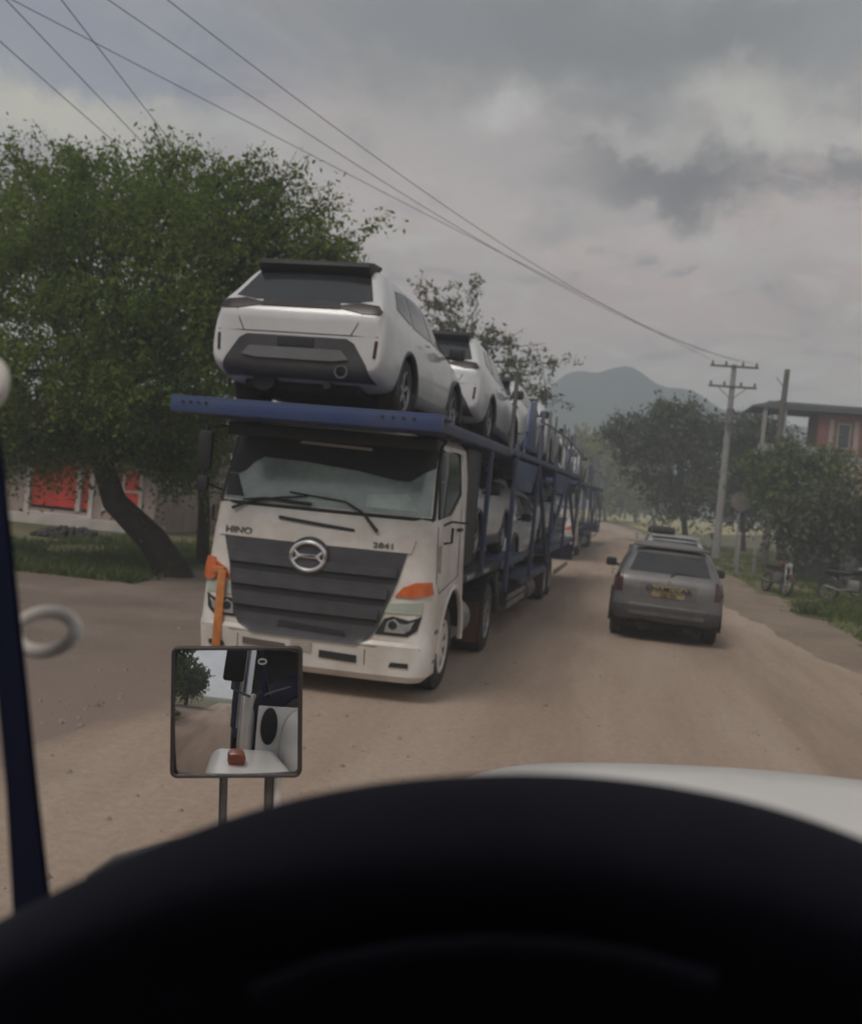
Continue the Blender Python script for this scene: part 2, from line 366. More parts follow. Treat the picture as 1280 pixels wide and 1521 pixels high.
def edge(pts, jit, step=0.25):
    out = []
    for (a, b) in zip(pts[:-1], pts[1:]):
        n = max(1, int((Vector(b) - Vector(a)).length / step))
        for i in range(n): t = i / n; yy = a[1] + (b[1] - a[1]) * t; out.append((a[0] + (b[0] - a[0]) * t + rnd.gauss(0, jit * .3) + jit * 1.6 * (math.sin(yy * .9) + .6 * math.sin(yy * 2.3 + 1) + .3 * math.sin(yy * 5.1)), yy))
    out.append(pts[-1]); return out
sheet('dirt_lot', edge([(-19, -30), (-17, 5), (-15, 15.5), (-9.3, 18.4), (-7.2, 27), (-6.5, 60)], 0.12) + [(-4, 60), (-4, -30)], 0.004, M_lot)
sheet('dirt_shoulder', [(2.5, -30)] + edge([(9.5, -30), (6.5, 12), (5.3, 20), (5.0, 28), (4.4, 45), (3.4, 80)], 0.16) + [(2.5, 80)], 0.004, M_shoulder)
road_r = edge([(4.6, -60), (4.3, 14), (3.2, 24), (2.9, 40), (2.8, 90), (0, 112), (-8, 128), (-60, 150)], 0.06)
road_l = edge([(-4.2, -60), (-4.3, 8), (-4.8, 11), (-5.0, 30), (-5.0, 84), (-9, 104), (-18, 118), (-60, 132)], 0.035)
sheet('road', road_r + list(reversed(road_l)), 0.012, M_road)
sheet('dry_field', [(-60, 155), (-7, 131), (2, 116), (3.5, 95), (9, 100), (60, 240), (-120, 240)], 0.006, M_field)

# mountain and low far hills: modelled terrain with ridges
M_hill = ground_mat('hill_forest_haze', [(0.035, 0.055, 0.08), (0.055, 0.08, 0.115)], 0.03, 0.2)  # forest colour with the blue of distant haze mixed into it
def ridge(name, pts, Y, depth, seed):
    rr = np.random.RandomState(seed); bm = bmesh.new(); X = [p[0] for p in pts]; Z = [p[1] for p in pts]
    nx, ny = 90, 16; grid = []
    ph = rr.rand(8) * 6.28
    for j in range(ny):
        row = []; v = j / (ny - 1); f = math.sin(v * math.pi) ** 0.8 if v <= 0.5 else 1 - (v - 0.5) * 2
        for i in range(nx):
            x = X[0] + (X[-1] - X[0]) * i / (nx - 1); z = float(np.interp(x, X, Z))
            wv = sum(math.sin(x * (0.04 + 0.027 * k) + ph[k]) / (k + 1.5) for k in range(6))
            zz_ = z * f * (1 + 0.05 * wv * (1 if v < .5 else 0.3)) + (0.03 * z * math.sin(x * 0.31 + ph[6]) if 0 < v < 1 else 0)
            row.append(bm.verts.new((x, Y + (v - 0.5) * depth + 6 * wv * (v < 0.5), zz_ - .6 if 0 < v < 1 else -1.5)))
        grid.append(row)
    for a, b in zip(grid[:-1], grid[1:]):
        for i in range(nx - 1): bm.faces.new((a[i], a[i + 1], b[i + 1], b[i]))
    bmesh.ops.recalc_face_normals(bm, faces=bm.faces)
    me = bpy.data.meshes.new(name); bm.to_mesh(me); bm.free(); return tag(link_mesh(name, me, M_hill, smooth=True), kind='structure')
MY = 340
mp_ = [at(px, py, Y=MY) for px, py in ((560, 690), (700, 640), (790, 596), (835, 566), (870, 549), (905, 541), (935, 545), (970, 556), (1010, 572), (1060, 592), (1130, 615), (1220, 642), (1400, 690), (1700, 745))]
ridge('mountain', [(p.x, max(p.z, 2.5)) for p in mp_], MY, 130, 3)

# ------------------------------------------------------------------ foliage
def leaves_mesh(name, P, size, m, parent, rs, up=0.0):
    n = len(P); a = rs.normal(size=(n, 3)); a /= np.linalg.norm(a, axis=1)[:, None] + 1e-9
    b = rs.normal(size=(n, 3)); b[:, 2] += up; b -= a * (a * b).sum(1)[:, None]; b /= np.linalg.norm(b, axis=1)[:, None] + 1e-9
    s = size * (0.35 + 1.3 * rs.rand(n) ** 1.5)[:, None]
    V = np.empty((n, 4, 3)); V[:, 0] = P - a * s; V[:, 1] = P + b * s * 0.45; V[:, 2] = P + a * s; V[:, 3] = P - b * s * 0.45
    me = bpy.data.meshes.new(name); me.vertices.add(n * 4); me.vertices.foreach_set('co', V.reshape(-1))
    me.loops.add(n * 4); me.loops.foreach_set('vertex_index', np.arange(n * 4)); me.polygons.add(n)
    me.polygons.foreach_set('loop_start', np.arange(0, n * 4, 4)); me.update(); me.validate()
    return link_mesh(name, me, m, parent)
def sprays(clumps, per, lps, slen, rs, updir=0.35, jit=0.05, shell=0.45):
    out = []; twigs = []
    for (c0, rad) in clumps:
        c0 = np.array(c0); rad = np.array(rad); vol = float(rad.prod()) ** (1 / 3)
        k = max(4, int(per * vol ** 2))
        for _ in range(k):
            d = rs.normal(size=3); d /= np.linalg.norm(d); rr = (shell + (1 - shell) * rs.rand()) * 0.9
            p = c0 + d * rad * rr
            g = d * 0.8 + rs.normal(size=3) * 0.5; g[2] += updir; g /= np.linalg.norm(g); L = slen * (0.5 + rs.rand())
            t = rs.rand(lps); droop = -0.25 * t[:, None] ** 2 * np.array([0, 0, 1]) * L
            out.append(p + g * L * t[:, None] + droop + rs.normal(size=(lps, 3)) * (jit * (0.6 + 1.2 * t[:, None])))
            if rs.rand() < 0.3: twigs.append((p - g * L * 0.3, p + g * L * 0.95))
    return np.concatenate(out), twigs
def tree(name, trunk, radii, clumps, lm, label, cat='tree', group=None, per=60, lps=26, slen=0.8, leaf=0.07, seed=1, jit=0.06, updir=0.35, bark=None, twig_r=0.012, shell=0.45, fork=None):
    rs = np.random.RandomState(seed); base = Vector(trunk[0])
    o = empty(name, base, label=label, cat=cat, group=group)
    T = [Vector(p) - base for p in trunk]; mb = MB(); mb.tube([T[0] + Vector((0, 0, -0.1))] + T, [radii[0] * 1.25] + list(radii), 10)
    P, tw = sprays([(np.array(c_) - np.array(base), r_) for c_, r_ in clumps], per, lps, slen, rs, updir, jit, shell)
    top = T[-1]; fk = T[fork] if fork is not None else T[-1]
    for i, (c_, r_) in enumerate(clumps):
        e = Vector(c_) - base; s = (top if (e - top).length < (e - fk).length else fk)
        q = s.lerp(e, 0.5) + Vector((rs.normal() * .2, rs.normal() * .2, 0.12 * (e - s).length + rs.normal() * .1)); q2 = s.lerp(q, .5) + Vector(rs.normal(size=3) * 0.1)
        r0 = radii[-1] * 0.55
        mb.tube([s, q2, q, q.lerp(e, .6) + Vector(rs.normal(size=3) * .12), e], [r0, r0 * .75, r0 * .5, r0 * .32, r0 * .18], 6)
        for _ in range(4):
            d = Vector(rs.normal(size=3)).normalized(); d2 = Vector((d.x * r_[0], d.y * r_[1], abs(d.z) * r_[2])) * 0.85
            mb.tube([q.lerp(e, .3 + .6 * rs.rand()), e + d2 * .5 + Vector(rs.normal(size=3) * .08), e + d2], [r0 * .25, r0 * .14, r0 * .06], 4)
    for a, b in tw[:1800]: mb.tube([a, b], [twig_r, twig_r * .4], 3, cap=False)
    mb.build('trunk', bark or M_bark, o)
    leaves_mesh('crown', P, leaf, lm, o, rs)
    return o
L_left = leafmat('left_tree_leaf', (0.085, 0.13, 0.035), (0.22, 0.29, 0.06), 0.45)
L_sparse = leafmat('sparse_tree_leaf', (0.09, 0.10, 0.045), (0.16, 0.17, 0.07))
L_dark = leafmat('dark_leaf', (0.075, 0.082, 0.06), (0.13, 0.14, 0.085), 0.2)
L_mid = leafmat('mid_leaf', (0.09, 0.115, 0.05), (0.17, 0.21, 0.075))
L_bright = leafmat('bright_leaf', (0.09, 0.12, 0.035), (0.17, 0.20, 0.06))
L_far = leafmat('far_leaf', (0.15, 0.17, 0.04), (0.27, 0.28, 0.08))

def cl_(px, py, Y, rp, ry=None, dy=None):
    p = at(px, py, Y=Y); s = Y / FPX; return (tuple(p), (rp * s, (dy if dy else rp * s), (ry or rp) * s))
YT = 19.0
left_clumps = [cl_(*a) for a in (
    (60, 318, YT, 80, 62), (165, 285, YT, 74, 52), (280, 290, YT + .5, 70, 48), (372, 312, YT, 58, 42), (450, 358, YT, 50, 36), (500, 378, YT - .5, 34, 22),
    (205, 668, YT + .3, 46, 24), (255, 688, YT + .6, 44, 30), (295, 705, YT + .8, 30, 34), (20, 672, YT + .5, 60, 22), (-70, 690, YT + .5, 60, 40), (130, 662, YT + .3, 50, 18),
    (120, 370, YT - 1, 95, 70), (250, 350, YT - 1, 95, 70), (360, 380, YT, 80, 60), (30, 430, YT - 1, 90, 75), (150, 470, YT - 1.5, 90, 65), (270, 470, YT - 1, 85, 65),
    (60, 560, YT - 1.5, 90, 60), (190, 570, YT - 1.5, 85, 55), (290, 570, YT - .5, 60, 60), (-60, 380, YT, 90, 90), (-60, 540, YT - 1, 90, 80), (330, 480, YT + .5, 60, 60),
    (250, 640, YT + .5, 75, 45), (150, 640, YT, 70, 42), (50, 645, YT, 75, 35), (400, 440, YT + 1, 60, 50), (310, 650, YT + 1, 45, 60), (-50, 640, YT, 70, 42),
    (425, 275, YT, 20, 16), (105, 232, YT, 30, 14), (262, 232, YT, 26, 14), (340, 252, YT, 22, 14), (28, 240, YT, 26, 14), (478, 318, YT, 20, 14), (524, 362, YT, 16, 10))]
tb = at(262, 856, z=0)
tree('tree', [tuple(tb), tuple(at(225, 800, Y=tb.y - .2)), tuple(at(170, 745, Y=tb.y - .4)), tuple(at(150, 680, Y=tb.y - .6)), tuple(at(165, 590, Y=YT))],
     [0.34, 0.30, 0.25, 0.22, 0.18], left_clumps, L_left, 'large feathery green tree with a leaning dark trunk left of the white truck', per=200, lps=42, slen=0.72, leaf=0.050, seed=4, fork=3, jit=.08)
# second trunk standing just left of the truck
tb2 = at(300, 838, z=0)
tree('tree', [tuple(tb2), tuple(at(303, 760, Y=tb2.y)), tuple(at(300, 680, Y=tb2.y)), tuple(at(305, 600, Y=tb2.y + .3))], [0.16, 0.14, 0.12, 0.09],
     [cl_(320, 560, 21.5, 60, 50), cl_(380, 520, 22, 60, 50), cl_(330, 620, 21.5, 40, 40), cl_(290, 600, 21, 40, 40)], L_left, 'slim upright dark tree trunk directly beside the left edge of the truck cab', per=80, lps=24, leaf=0.065, seed=8)
# sparse acacia behind the carrier
YS = 36.0
sb = at(655, 770, Y=YS); sb.z = 0
tree('tree', [(sb.x - .3, YS, 0), (sb.x - .2, YS, 2.2), tuple(at(655, 640, Y=YS)), tuple(at(668, 590, Y=YS)), tuple(at(680, 540, Y=YS))], [0.24, .2, .17, .14, .1],
     [cl_(660, 455, YS, 30, 20), cl_(700, 510, YS, 55, 26), cl_(690, 560, YS, 40, 30), cl_(745, 510, YS - 1, 32, 14), cl_(770, 550, YS, 50, 12), cl_(820, 545, YS, 28, 7), cl_(745, 575, YS, 50, 18), cl_(800, 590, YS, 30, 12), cl_(635, 440, YS, 20, 16), cl_(705, 435, YS, 24, 14), cl_(650, 500, YS, 36, 30)],
     L_sparse, 'sparse thorny tree with bare branches showing above the upper deck cars', per=52, lps=22, slen=0.8, leaf=0.075, seed=12, twig_r=0.018, shell=0.2)

def far_tree(px, py_base, Y, blobs, lm, label, seed, leaf=0.14, per=45, name='tree', cat='tree', group=None, slen=0.9, lps=20, trunk_px=None, rad=0.2):
    b = at(px, py_base, Y=Y); z0 = 0.0
    tp = at(trunk_px[0], trunk_px[1], Y=Y) if trunk_px else at(blobs[0][0], blobs[0][1], Y=Y)
    return tree(name, [(b.x, Y, z0), (b.x * .6 + tp.x * .4, Y, tp.z * .5), tuple(tp)], [rad, rad * .8, rad * .6],
                [cl_(x, y, Y + dy, rx, ry) for x, y, rx, ry, dy in blobs], lm, label, cat, group, per=per, lps=lps, slen=slen, leaf=leaf, seed=seed, jit=0.12, twig_r=0.02)
G1 = 'trees on the right of the road'
far_tree(1020, 800, 62, [(1000, 640, 48, 34, 0), (950, 650, 40, 28, 0), (925, 640, 28, 16, 0), (960, 690, 38, 30, 1), (1010, 700, 50, 45, 0), (1040, 645, 36, 32, 1), (1000, 615, 34, 16, 0), (1035, 745, 40, 35, -1), (990, 745, 22, 22, 0)],
         L_dark, 'wide dark tree behind the two road vehicles left of the tall pole', 21, group=G1)
far_tree(1105, 800, 66, [(1095, 650, 45, 34, 0), (1130, 640, 30, 20, 0), (1075, 700, 45, 45, 0), (1120, 700, 40, 40, 0), (1100, 750, 40, 34, 0), (1150, 660, 28, 24, 0)],
         L_dark, 'dark tree between the two utility poles', 22, group=G1)
far_tree(1165, 840, 44, [(1140, 700, 32, 34, 0), (1175, 690, 42, 26, 0), (1220, 700, 40, 28, 0), (1165, 735, 44, 26, 0), (1210, 745, 40, 30, 0)],
         L_mid, 'bright green bushy tree below the brick house', 23, leaf=0.12, group=G1, per=60)
far_tree(1240, 850, 40, [(1235, 770, 55, 34, 0), (1190, 775, 42, 30, 0), (1275, 745, 40, 34, 0), (1290, 800, 40, 38, 0), (1215, 808, 42, 24, 0), (1165, 790, 24, 22, 0)],
         L_dark, 'low dark spreading tree beside the parked motorcycles at the right edge', 24, leaf=0.11, group=G1, per=60)
far_tree(1340, 850, 38, [(1330, 740, 50, 60, 0), (1300, 700, 26, 26, 0)], L_mid, 'green tree cut by the right edge of the photo', 25, leaf=0.11, group=G1)
G2 = 'bushes at the far bend of the road'
far_tree(900, 760, 118, [(890, 690, 44, 42, 0), (868, 665, 30, 28, 0), (905, 720, 40, 34, 0), (930, 740, 40, 24, 0)], L_far, 'yellow green tree at the far bend beside the rear truck', 31, leaf=0.26, group=G2, per=16, slen=1.5)
far_tree(945, 762, 128, [(940, 705, 36, 34, 0), (925, 730, 30, 22, 0), (965, 730, 28, 24, 0)], L_far, 'pale green bush at the far bend left of the dark tree', 32, leaf=0.26, group=G2, per=16, slen=1.5)
far_tree(850, 758, 125, [(850, 680, 30, 36, 0), (835, 700, 30, 36, 0)], L_mid, 'green tree at the far bend hidden behind the rear truck', 33, leaf=0.26, group=G2, per=14, slen=1.5)
M_duncol = leafmat('dun_leaf', (0.10, 0.09, 0.045), (0.17, 0.15, 0.07))
far_tree(975, 765, 112, [(960, 745, 26, 12, 0), (985, 740, 20, 16, 0)], M_duncol, 'dry brownish bush behind the silver car', 34, leaf=0.22, group=G2, per=14, slen=1.0)

# trees behind the camera, mirrored in the square bonnet mirror
def back_tree(x, y, h, seed, label):
    tree('tree', [(x, y, 0), (x + .2, y, h * .35), (x, y, h * .55)], [.3, .24, .18], [((x + dx * h, y + dy * h, h * z), (h * r, h * r, h * r * .8)) for dx, dy, z, r in ((0, 0, .8, .25), (.25, .1, .65, .22), (-.25, 0, .62, .22), (.1, -.2, .5, .24), (-.1, .25, .55, .24), (0, 0, .35, .22))],
         L_mid, label, per=45, lps=26, leaf=0.22, slen=1.2, seed=seed, group='trees along the road behind, seen in the mirror')
back_tree(-7.6, -5.0, 9.5, 41, 'nearest tree in the mirror, at its left edge')
back_tree(-9.0, -15, 8, 42, 'second tree in the mirror, behind the nearest one')
back_tree(-6.2, -10, 3.2, 44, 'small bushy tree in the mirror, at the foot of the big ones')
back_tree(-7.5, -27, 6.5, 43, 'farthest tree in the mirror, low beside the road')

# grass tufts near the verges: too many to count
def tufts(name, areas, n, hgt, lm, seed):
    rs = np.random.RandomState(seed); P = []
    V = []; 
    for (x0, x1, y0, y1, w) in areas:
        k = int(n * w); x = x0 + (x1 - x0) * rs.rand(k); y = y0 + (y1 - y0) * rs.rand(k)
        keep = (np.sin(x * 1.7 + 1) + np.sin(y * 1.1 + x * .6) + rs.normal(size=k) * .7) > -0.4
        for xx, yy in zip(x[keep], y[keep]):
            h = hgt * (.4 + rs.rand()); a = rs.rand() * 6.28; w_ = 0.02 + .02 * rs.rand(); lx, ly = rs.normal() * h * .5, rs.normal() * h * .5
            V.append(((xx - w_ * math.cos(a), yy - w_ * math.sin(a), 0), (xx + w_ * math.cos(a), yy + w_ * math.sin(a), 0), (xx + lx, yy + ly, h)))
    V = np.array(V); n_ = len(V); me = bpy.data.meshes.new(name); me.vertices.add(n_ * 3); me.vertices.foreach_set('co', V.reshape(-1))
    me.loops.add(n_ * 3); me.loops.foreach_set('vertex_index', np.arange(n_ * 3)); me.polygons.add(n_); me.polygons.foreach_set('loop_start', np.arange(0, n_ * 3, 3)); me.update(); me.validate()
    return tag(link_mesh(name, me, lm), kind='stuff')
tag(tufts('grass', [(5.2, 10, 19, 34, .45), (4.8, 11, 34, 60, .35), (5.6, 7.5, 24, 29, .1)], 26000, 0.13, L_bright, 3), 'short green grass on the right verge', 'grass')
tag(tufts('grass', [(-15, -8.6, 17.6, 23, .8), (-14, -8, 23, 29, .4), (-9, -6.8, 26, 40, .2)], 22000, 0.16, L_mid, 4), 'short grass behind the leaning tree', 'grass')
def pebbles(n, seed):
    rs = np.random.RandomState(seed); V = []; F = []
    for k in range(n):
        y = 3.5 + 40 * rs.rand() ** 1.6; side = rs.rand()
        x = (rs.normal() * .5 + rs.choice([-4.5, 4.0, 3.2, 1.9, -.3, -2.0])) if side < .8 else -11 + 20 * rs.rand()
        s_ = .012 + .03 * rs.rand() ** 3; b = len(V); a = rs.rand() * 6.28
        for t in range(5): V.append((x + s_ * math.cos(a + t * 1.257) * (.7 + .6 * rs.rand()), y + s_ * math.sin(a + t * 1.257), .006))
        V.append((x + s_ * .2, y, .012 + s_ * (.4 + .5 * rs.rand())))
        for t in range(5): F.append((b + t, b + (t + 1) % 5, b + 5))
    me = bpy.data.meshes.new('pebbles'); me.from_pydata(V, [], F)
    return tag(link_mesh('pebbles', me, mat('pebble', (.30, .25, .21), .9, 0, .4, 3)), 'loose small stones scattered over the dirt road', 'gravel', kind='stuff')
pebbles(3500, 7)
# ------------------------------------------------------------------ poles and wires
def insulator(mb, p): mb.lathe([(0, .03), (.05, .07), (.09, .04), (.13, .075), (.2, .03)], 'Z', 10, p)
pb = at(1066, 822, z=0); PY = 52.0
p1 = at(1085, 541, Y=PY); px1 = at(1066, 790, Y=PY).x
pole1 = empty('utility_pole', (px1, PY, 0), label='tall concrete utility pole with two crossarms, left one of the two poles', cat='utility pole', group='utility poles')
H1 = p1.z; dx1 = 0.0
MB().tube([(0, 0, -.2), (0, 0, H1 * .6), (0, 0, H1)], [.20, .16, .115], 14).build('shaft', M_concrete, pole1)
for zc, nm in ((H1 - .12, 1), (H1 - 1.12, 2)):
    MB().box(-1.15, 1.15, -.17, -.08, zc - .05, zc + .05, .005).build('crossarm', M_darkpole, pole1)
    for xx in (-1.05, -.4, .4, 1.05):
        mb = MB(); insulator(mb, (xx, -.125, zc + .05)); mb.build('insulator', M_steel, pole1)
mb = MB(); mb.tube([(-.7, -.1, H1 - 1.15), (0, -.12, H1 - 1.75)], .02, 6).tube([(.7, -.1, H1 - 1.15), (0, -.12, H1 - 1.75)], .02, 6); mb.build('brace', M_darkpole, pole1)
MB().lathe([(0, .0), (0.02, .2), (.75, .2), (.8, .12)], 'Z', 14, (.0, -.38, H1 - 3.0)).build('transformer', M_steel, pole1)
p2 = at(1157, 548, Y=49.0)
pole2 = empty('utility_pole', (at(1134, 835, Y=49).x, 49, 0), label='plain wooden pole without crossarms, right one of the two poles', cat='utility pole', group='utility poles')
MB().tube([(0, 0, -.2), (0.12, 0, p2.z * .6), (0.2, 0, p2.z)], [.17, .15, .12], 12).build('shaft', M_darkpole, pole2)
mb = MB(); mb.tube([(.18, 0, p2.z - .9), (-.25, 0, p2.z - .4)], .02, 6); mb.build('brace', M_darkpole, pole2)
# third pole, out of frame behind the left tree, carries the near ends
def wire(pts2, za, target, label, r=.0085, smax=3.2):
    A = at(*pts2[0], z=za); B = Vector(target); best = None
    for s in [i * .04 for i in range(0, int(smax / .04) + 1)]:
        e = 0
        for t in [i / 40 for i in range(1, 40)]:
            p = A.lerp(B, t) - Vector((0, 0, 4 * s * t * (1 - t))); q = CAMR.transposed() @ (p - CAMC); u, v = 640 + FPX * q.x / -q.z, 760.5 - FPX * q.y / -q.z
            for (mx_, my_) in pts2[1:]:
                if abs(u - mx_) < 12: e += abs(v - my_)
        if best is None or e < best[0]: best = (e, s)
    s = best[1]; P = [A.lerp(B, t) - Vector((0, 0, 4 * s * t * (1 - t))) for t in [i / 30 - .35 for i in range(0, 41)] if t <= 1.0001]
    o = MB().tube(P, r, 5).build('power_line', M_black, None); return tag(o, label, 'power line', 'power lines strung to the utility pole')
W = lambda xx, zc: (px1 + xx, PY - .125, zc + .22)
za = 10.2
wire([(250, 0), (560, 240), (800, 395)], za, W(1.05, H1 - .12), 'rightmost power line, entering at the top near the middle of the left half')
wire([(162, 0), (380, 148), (700, 352)], za, W(.4, H1 - .12), 'second power line from the right at the top')
wire([(20, 0), (190, 105), (380, 225), (600, 345)], za, W(-1.05, H1 - .12), 'power line running just above the big tree crown')
wire([(92, 0), (240, 195)], za - 1, tuple(at(430, 440, Y=42)), 'power line that dips behind the tree crown from the top edge', smax=.9)
wire([(-10, 52), (130, 170)], za - 1.2, tuple(at(430, 440, Y=42)), 'leftmost low power line going behind the tree', smax=.9)
wire([(10, 0), (120, 88), (235, 190)], za - 1.1, tuple(at(430, 440, Y=42)), 'power line crossing another one above the tree crown', smax=.9)

# ------------------------------------------------------------------ buildings
M_brick = bpy.data.materials.new('red_brick'); M_brick.use_nodes = True
_t = M_brick.node_tree; _n = _t.nodes; _br = _n.new('ShaderNodeTexBrick'); _g = _n.new('ShaderNodeTexCoord'); _mp = _n.new('ShaderNodeMapping'); _mp.inputs[2].default_value = (R(90), 0, 0)
_t.links.new(_g.outputs['Object'], _mp.inputs[0]); _t.links.new(_mp.outputs[0], _br.inputs[0]); _br.inputs['Color1'].default_value = (.25, .075, .065, 1); _br.inputs['Color2'].default_value = (.18, .06, .052, 1); _br.inputs['Mortar'].default_value = (.19, .14, .125, 1); _br.inputs['Scale'].default_value = 4
_t.links.new(_br.outputs[0], _n['Principled BSDF'].inputs['Base Color']); _n['Principled BSDF'].inputs['Roughness'].default_value = .9
M_roofg = mat('grey_sheet_roof', (.11, .115, .12), .6, .2, .2, 1.0)
M_plaster = mat('pink_beige_plaster', (.33, .25, .22), .9, 0, .2, 1.0)
M_plasterw = mat('whitewashed_plaster', (.50, .45, .42), .9, 0, .2, 1.2)
M_redpaint = mat('bright_red_paint', (.62, .045, .025), .55, 0, .2, 2)
M_roofred = mat('dark_tile_roof', (.12, .06, .045), .85, 0, .3, 3)
YB = 58.0
def bx(px, Y=YB): return at(px, 640, Y=Y).x
bz = lambda px, py: at(px, py, Y=YB).z
b0 = empty('brick_house', (bx(1215), YB, 0), label='two storey red brick house with grey roof and open terrace at the right edge', cat='house')
X0 = 0.0; X1 = bx(1400) - bx(1215); zr = bz(1215, 612); zf = bz(1215, 676)
mb = MB(); mb.box(X0, X1, 0, 3.2, zf, zr - .05); mb.build('upper_wall', M_brick, b0, smooth=False)
MB().box(.9, X1, -1.2, 3.1, -.1, zf - .25).build('lower_wall', M_plaster, b0, smooth=False)
XL = bx(1118) - bx(1215)
mb = MB(); mb.box(XL - .2, X1 + .4, -.5, 3.4, zr, zr + .10); mb.box(XL + .6, X1 + .4, -.4, 3.3, zr + .10, zr + .40, .06); mb.prism([(XL - .2, zr + .1), (XL + 1.4, zr + .5), (XL + 1.4, zr + .1)], 'Y', -.45, 3.2)
mb.build('roof', M_roofg, b0, smooth=False)
MB().box(XL, X1, -1.3, 3.2, zf - .25, zf).build('floor_slab', M_concrete, b0, smooth=False)
for xx in (XL + .5, XL + 1.55): MB().box(xx - .1, xx + .1, -.4, -.2, zf, zr).build('post', M_concrete, b0, smooth=False)
MB().box(XL + .2, -.05, -1.1, -1.0, zf, zf + .35).build('parapet', M_concrete, b0, smooth=False)
for i in range(2):
    w = MB().box(.55 + i * 1.3, .8 + i * 1.3, -.06, -.002, zf + .15, zr - .35).build('pilaster', M_plaster, b0, smooth=False)
w = MB().box(1.05, 1.6, -.05, .02, zf + .5, zr - .6).build('window', M_glass, b0, smooth=False)
MB().box(.98, 1.67, -.08, -.053, zf + .43, zf + .5).box(.98, 1.67, -.08, -.053, zr - .6, zr - .53).box(.98, 1.05, -.08, -.053, zf + .5, zr - .6).box(1.6, 1.67, -.08, -.053, zf + .5, zr - .6).build('frame', M_concrete, w, smooth=False)

# shop on the left with the red front, seen under the tree
YH = 30.0
hx = lambda px: at(px, 730, Y=YH).x
hz = lambda px, py: at(px, py, Y=YH).z
xa = hx(-120); xb = hx(232); xo = hx(20)
sh = empty('shop_building', (xo, YH, 0), label='low plaster shop with a bright red front framed in white, left behind the tree', cat='shop')
zt = hz(90, 640)
def sb_(px): return hx(px) - xo
mb = MB(); mb.box(xa - xo, sb_(40), 0, 6, -.1, zt).box(sb_(137), xb - xo, 0, 6, -.1, zt).box(sb_(40), sb_(137), 0.01, 6, -.1, hz(90, 758)).box(sb_(40), sb_(137), 0.01, 6, hz(90, 672), zt)
mb.build('wall', M_plaster, sh, smooth=False)
mb = MB(); mb.box(sb_(45), sb_(133), .1, .16, hz(90, 753), hz(90, 680)); 
mb.build('red_shutter', M_redpaint, sh, smooth=False)
z0_, z1_ = hz(90, 762), hz(90, 672)
mb = MB(); mb.box(sb_(38), sb_(45), -.05, .2, z0_, z1_, .01).box(sb_(114), sb_(121), -.05, .18, z0_ + .1, z1_, .01).box(sb_(133), sb_(140), -.05, .2, z0_, z1_, .01).box(sb_(36), sb_(142), -.12, .2, z0_ - .08, z0_, .01)
mb.build('white_frame', M_plasterw, sh, smooth=False)
mb = MB(); mb.box(xa - xo, xb - xo + .4, -.55, -.003, -.05, hz(90, 766)); mb.build('plinth', M_plasterw, sh, smooth=False)
mb = MB(); mb.prism([(-1.2, zt), (3.2, zt + 1.1), (7, zt), (7, zt - .1), (-1.2, zt - .1)], 'X', xa - xo - .4, xb - xo + .5); mb.build('roof', M_roofred, sh, smooth=False)
mb = MB().box(sb_(160), sb_(208), -.04, .02, hz(90, 750), hz(90, 690)); ww = mb.build('window', M_redpaint, sh, smooth=False)
mb = MB()
for a, b in ((155, 160), (182, 186), (208, 213)): mb.box(sb_(a), sb_(b), -.07, -.045 if a == 182 else .0, hz(90, 752), hz(90, 688))
mb.box(sb_(155), sb_(213), -.071, -.046, hz(90, 722), hz(90, 719)); mb.build('frame', M_plasterw, ww, smooth=False)
YH2 = 34.0
sh2 = empty('wall', (at(250, 790, Y=YH2).x, YH2, 0), label='tan plastered garden wall between the leaning trunk and the truck', cat='wall')
x2 = at(330, 790, Y=YH2).x - sh2.location.x + 2.0
MB().box(0, x2, 0, .2, -.1, at(270, 750, Y=YH2).z, .01).build('wall_panel', mat('tan_plaster', (.42, .32, .24), .9, 0, .2, 1.5), sh2, smooth=False)
MB().box(-.05, x2 + .05, -.05, .25, at(270, 750, Y=YH2).z, at(270, 750, Y=YH2).z + .1, .01).build('coping', M_plasterw, sh2, smooth=False)

# road sign and marker posts on the right verge
sg = at(1100, 745, Y=46.0)
s_ = empty('road_sign', (sg.x, 46, 0), label='faded round sign board on a thin post between the two poles', cat='sign')
MB().tube([(0, 0, -.1), (0, 0, sg.z + .2)], .045, 8).build('post', M_concrete, s_)
MB().lathe([(-.08, .0001), (-.08, .42), (-.05, .42), (-.05, .0001)], 'Y', 28, (0, 0, sg.z)).build('board', mat('faded_sign', (.20, .18, .165), .7, 0, .2, 4), s_)
for i, (px, py, lab) in enumerate(((1093, 850, 'short pale marker post under the round sign'), (1118, 852, 'short pale marker post just left of the wooden pole'))):
    q = at(px, py, z=0); o = empty('marker_post', q, label=lab, cat='post', group='marker posts on the verge')
    MB().box(-.06, .06, -.06, .06, -.1, 1.5, .015).build('post_body', M_concrete, o); MB().box(-.075, .075, -.075, .075, 1.5, 1.58, .015).build('cap', M_plasterw, o)

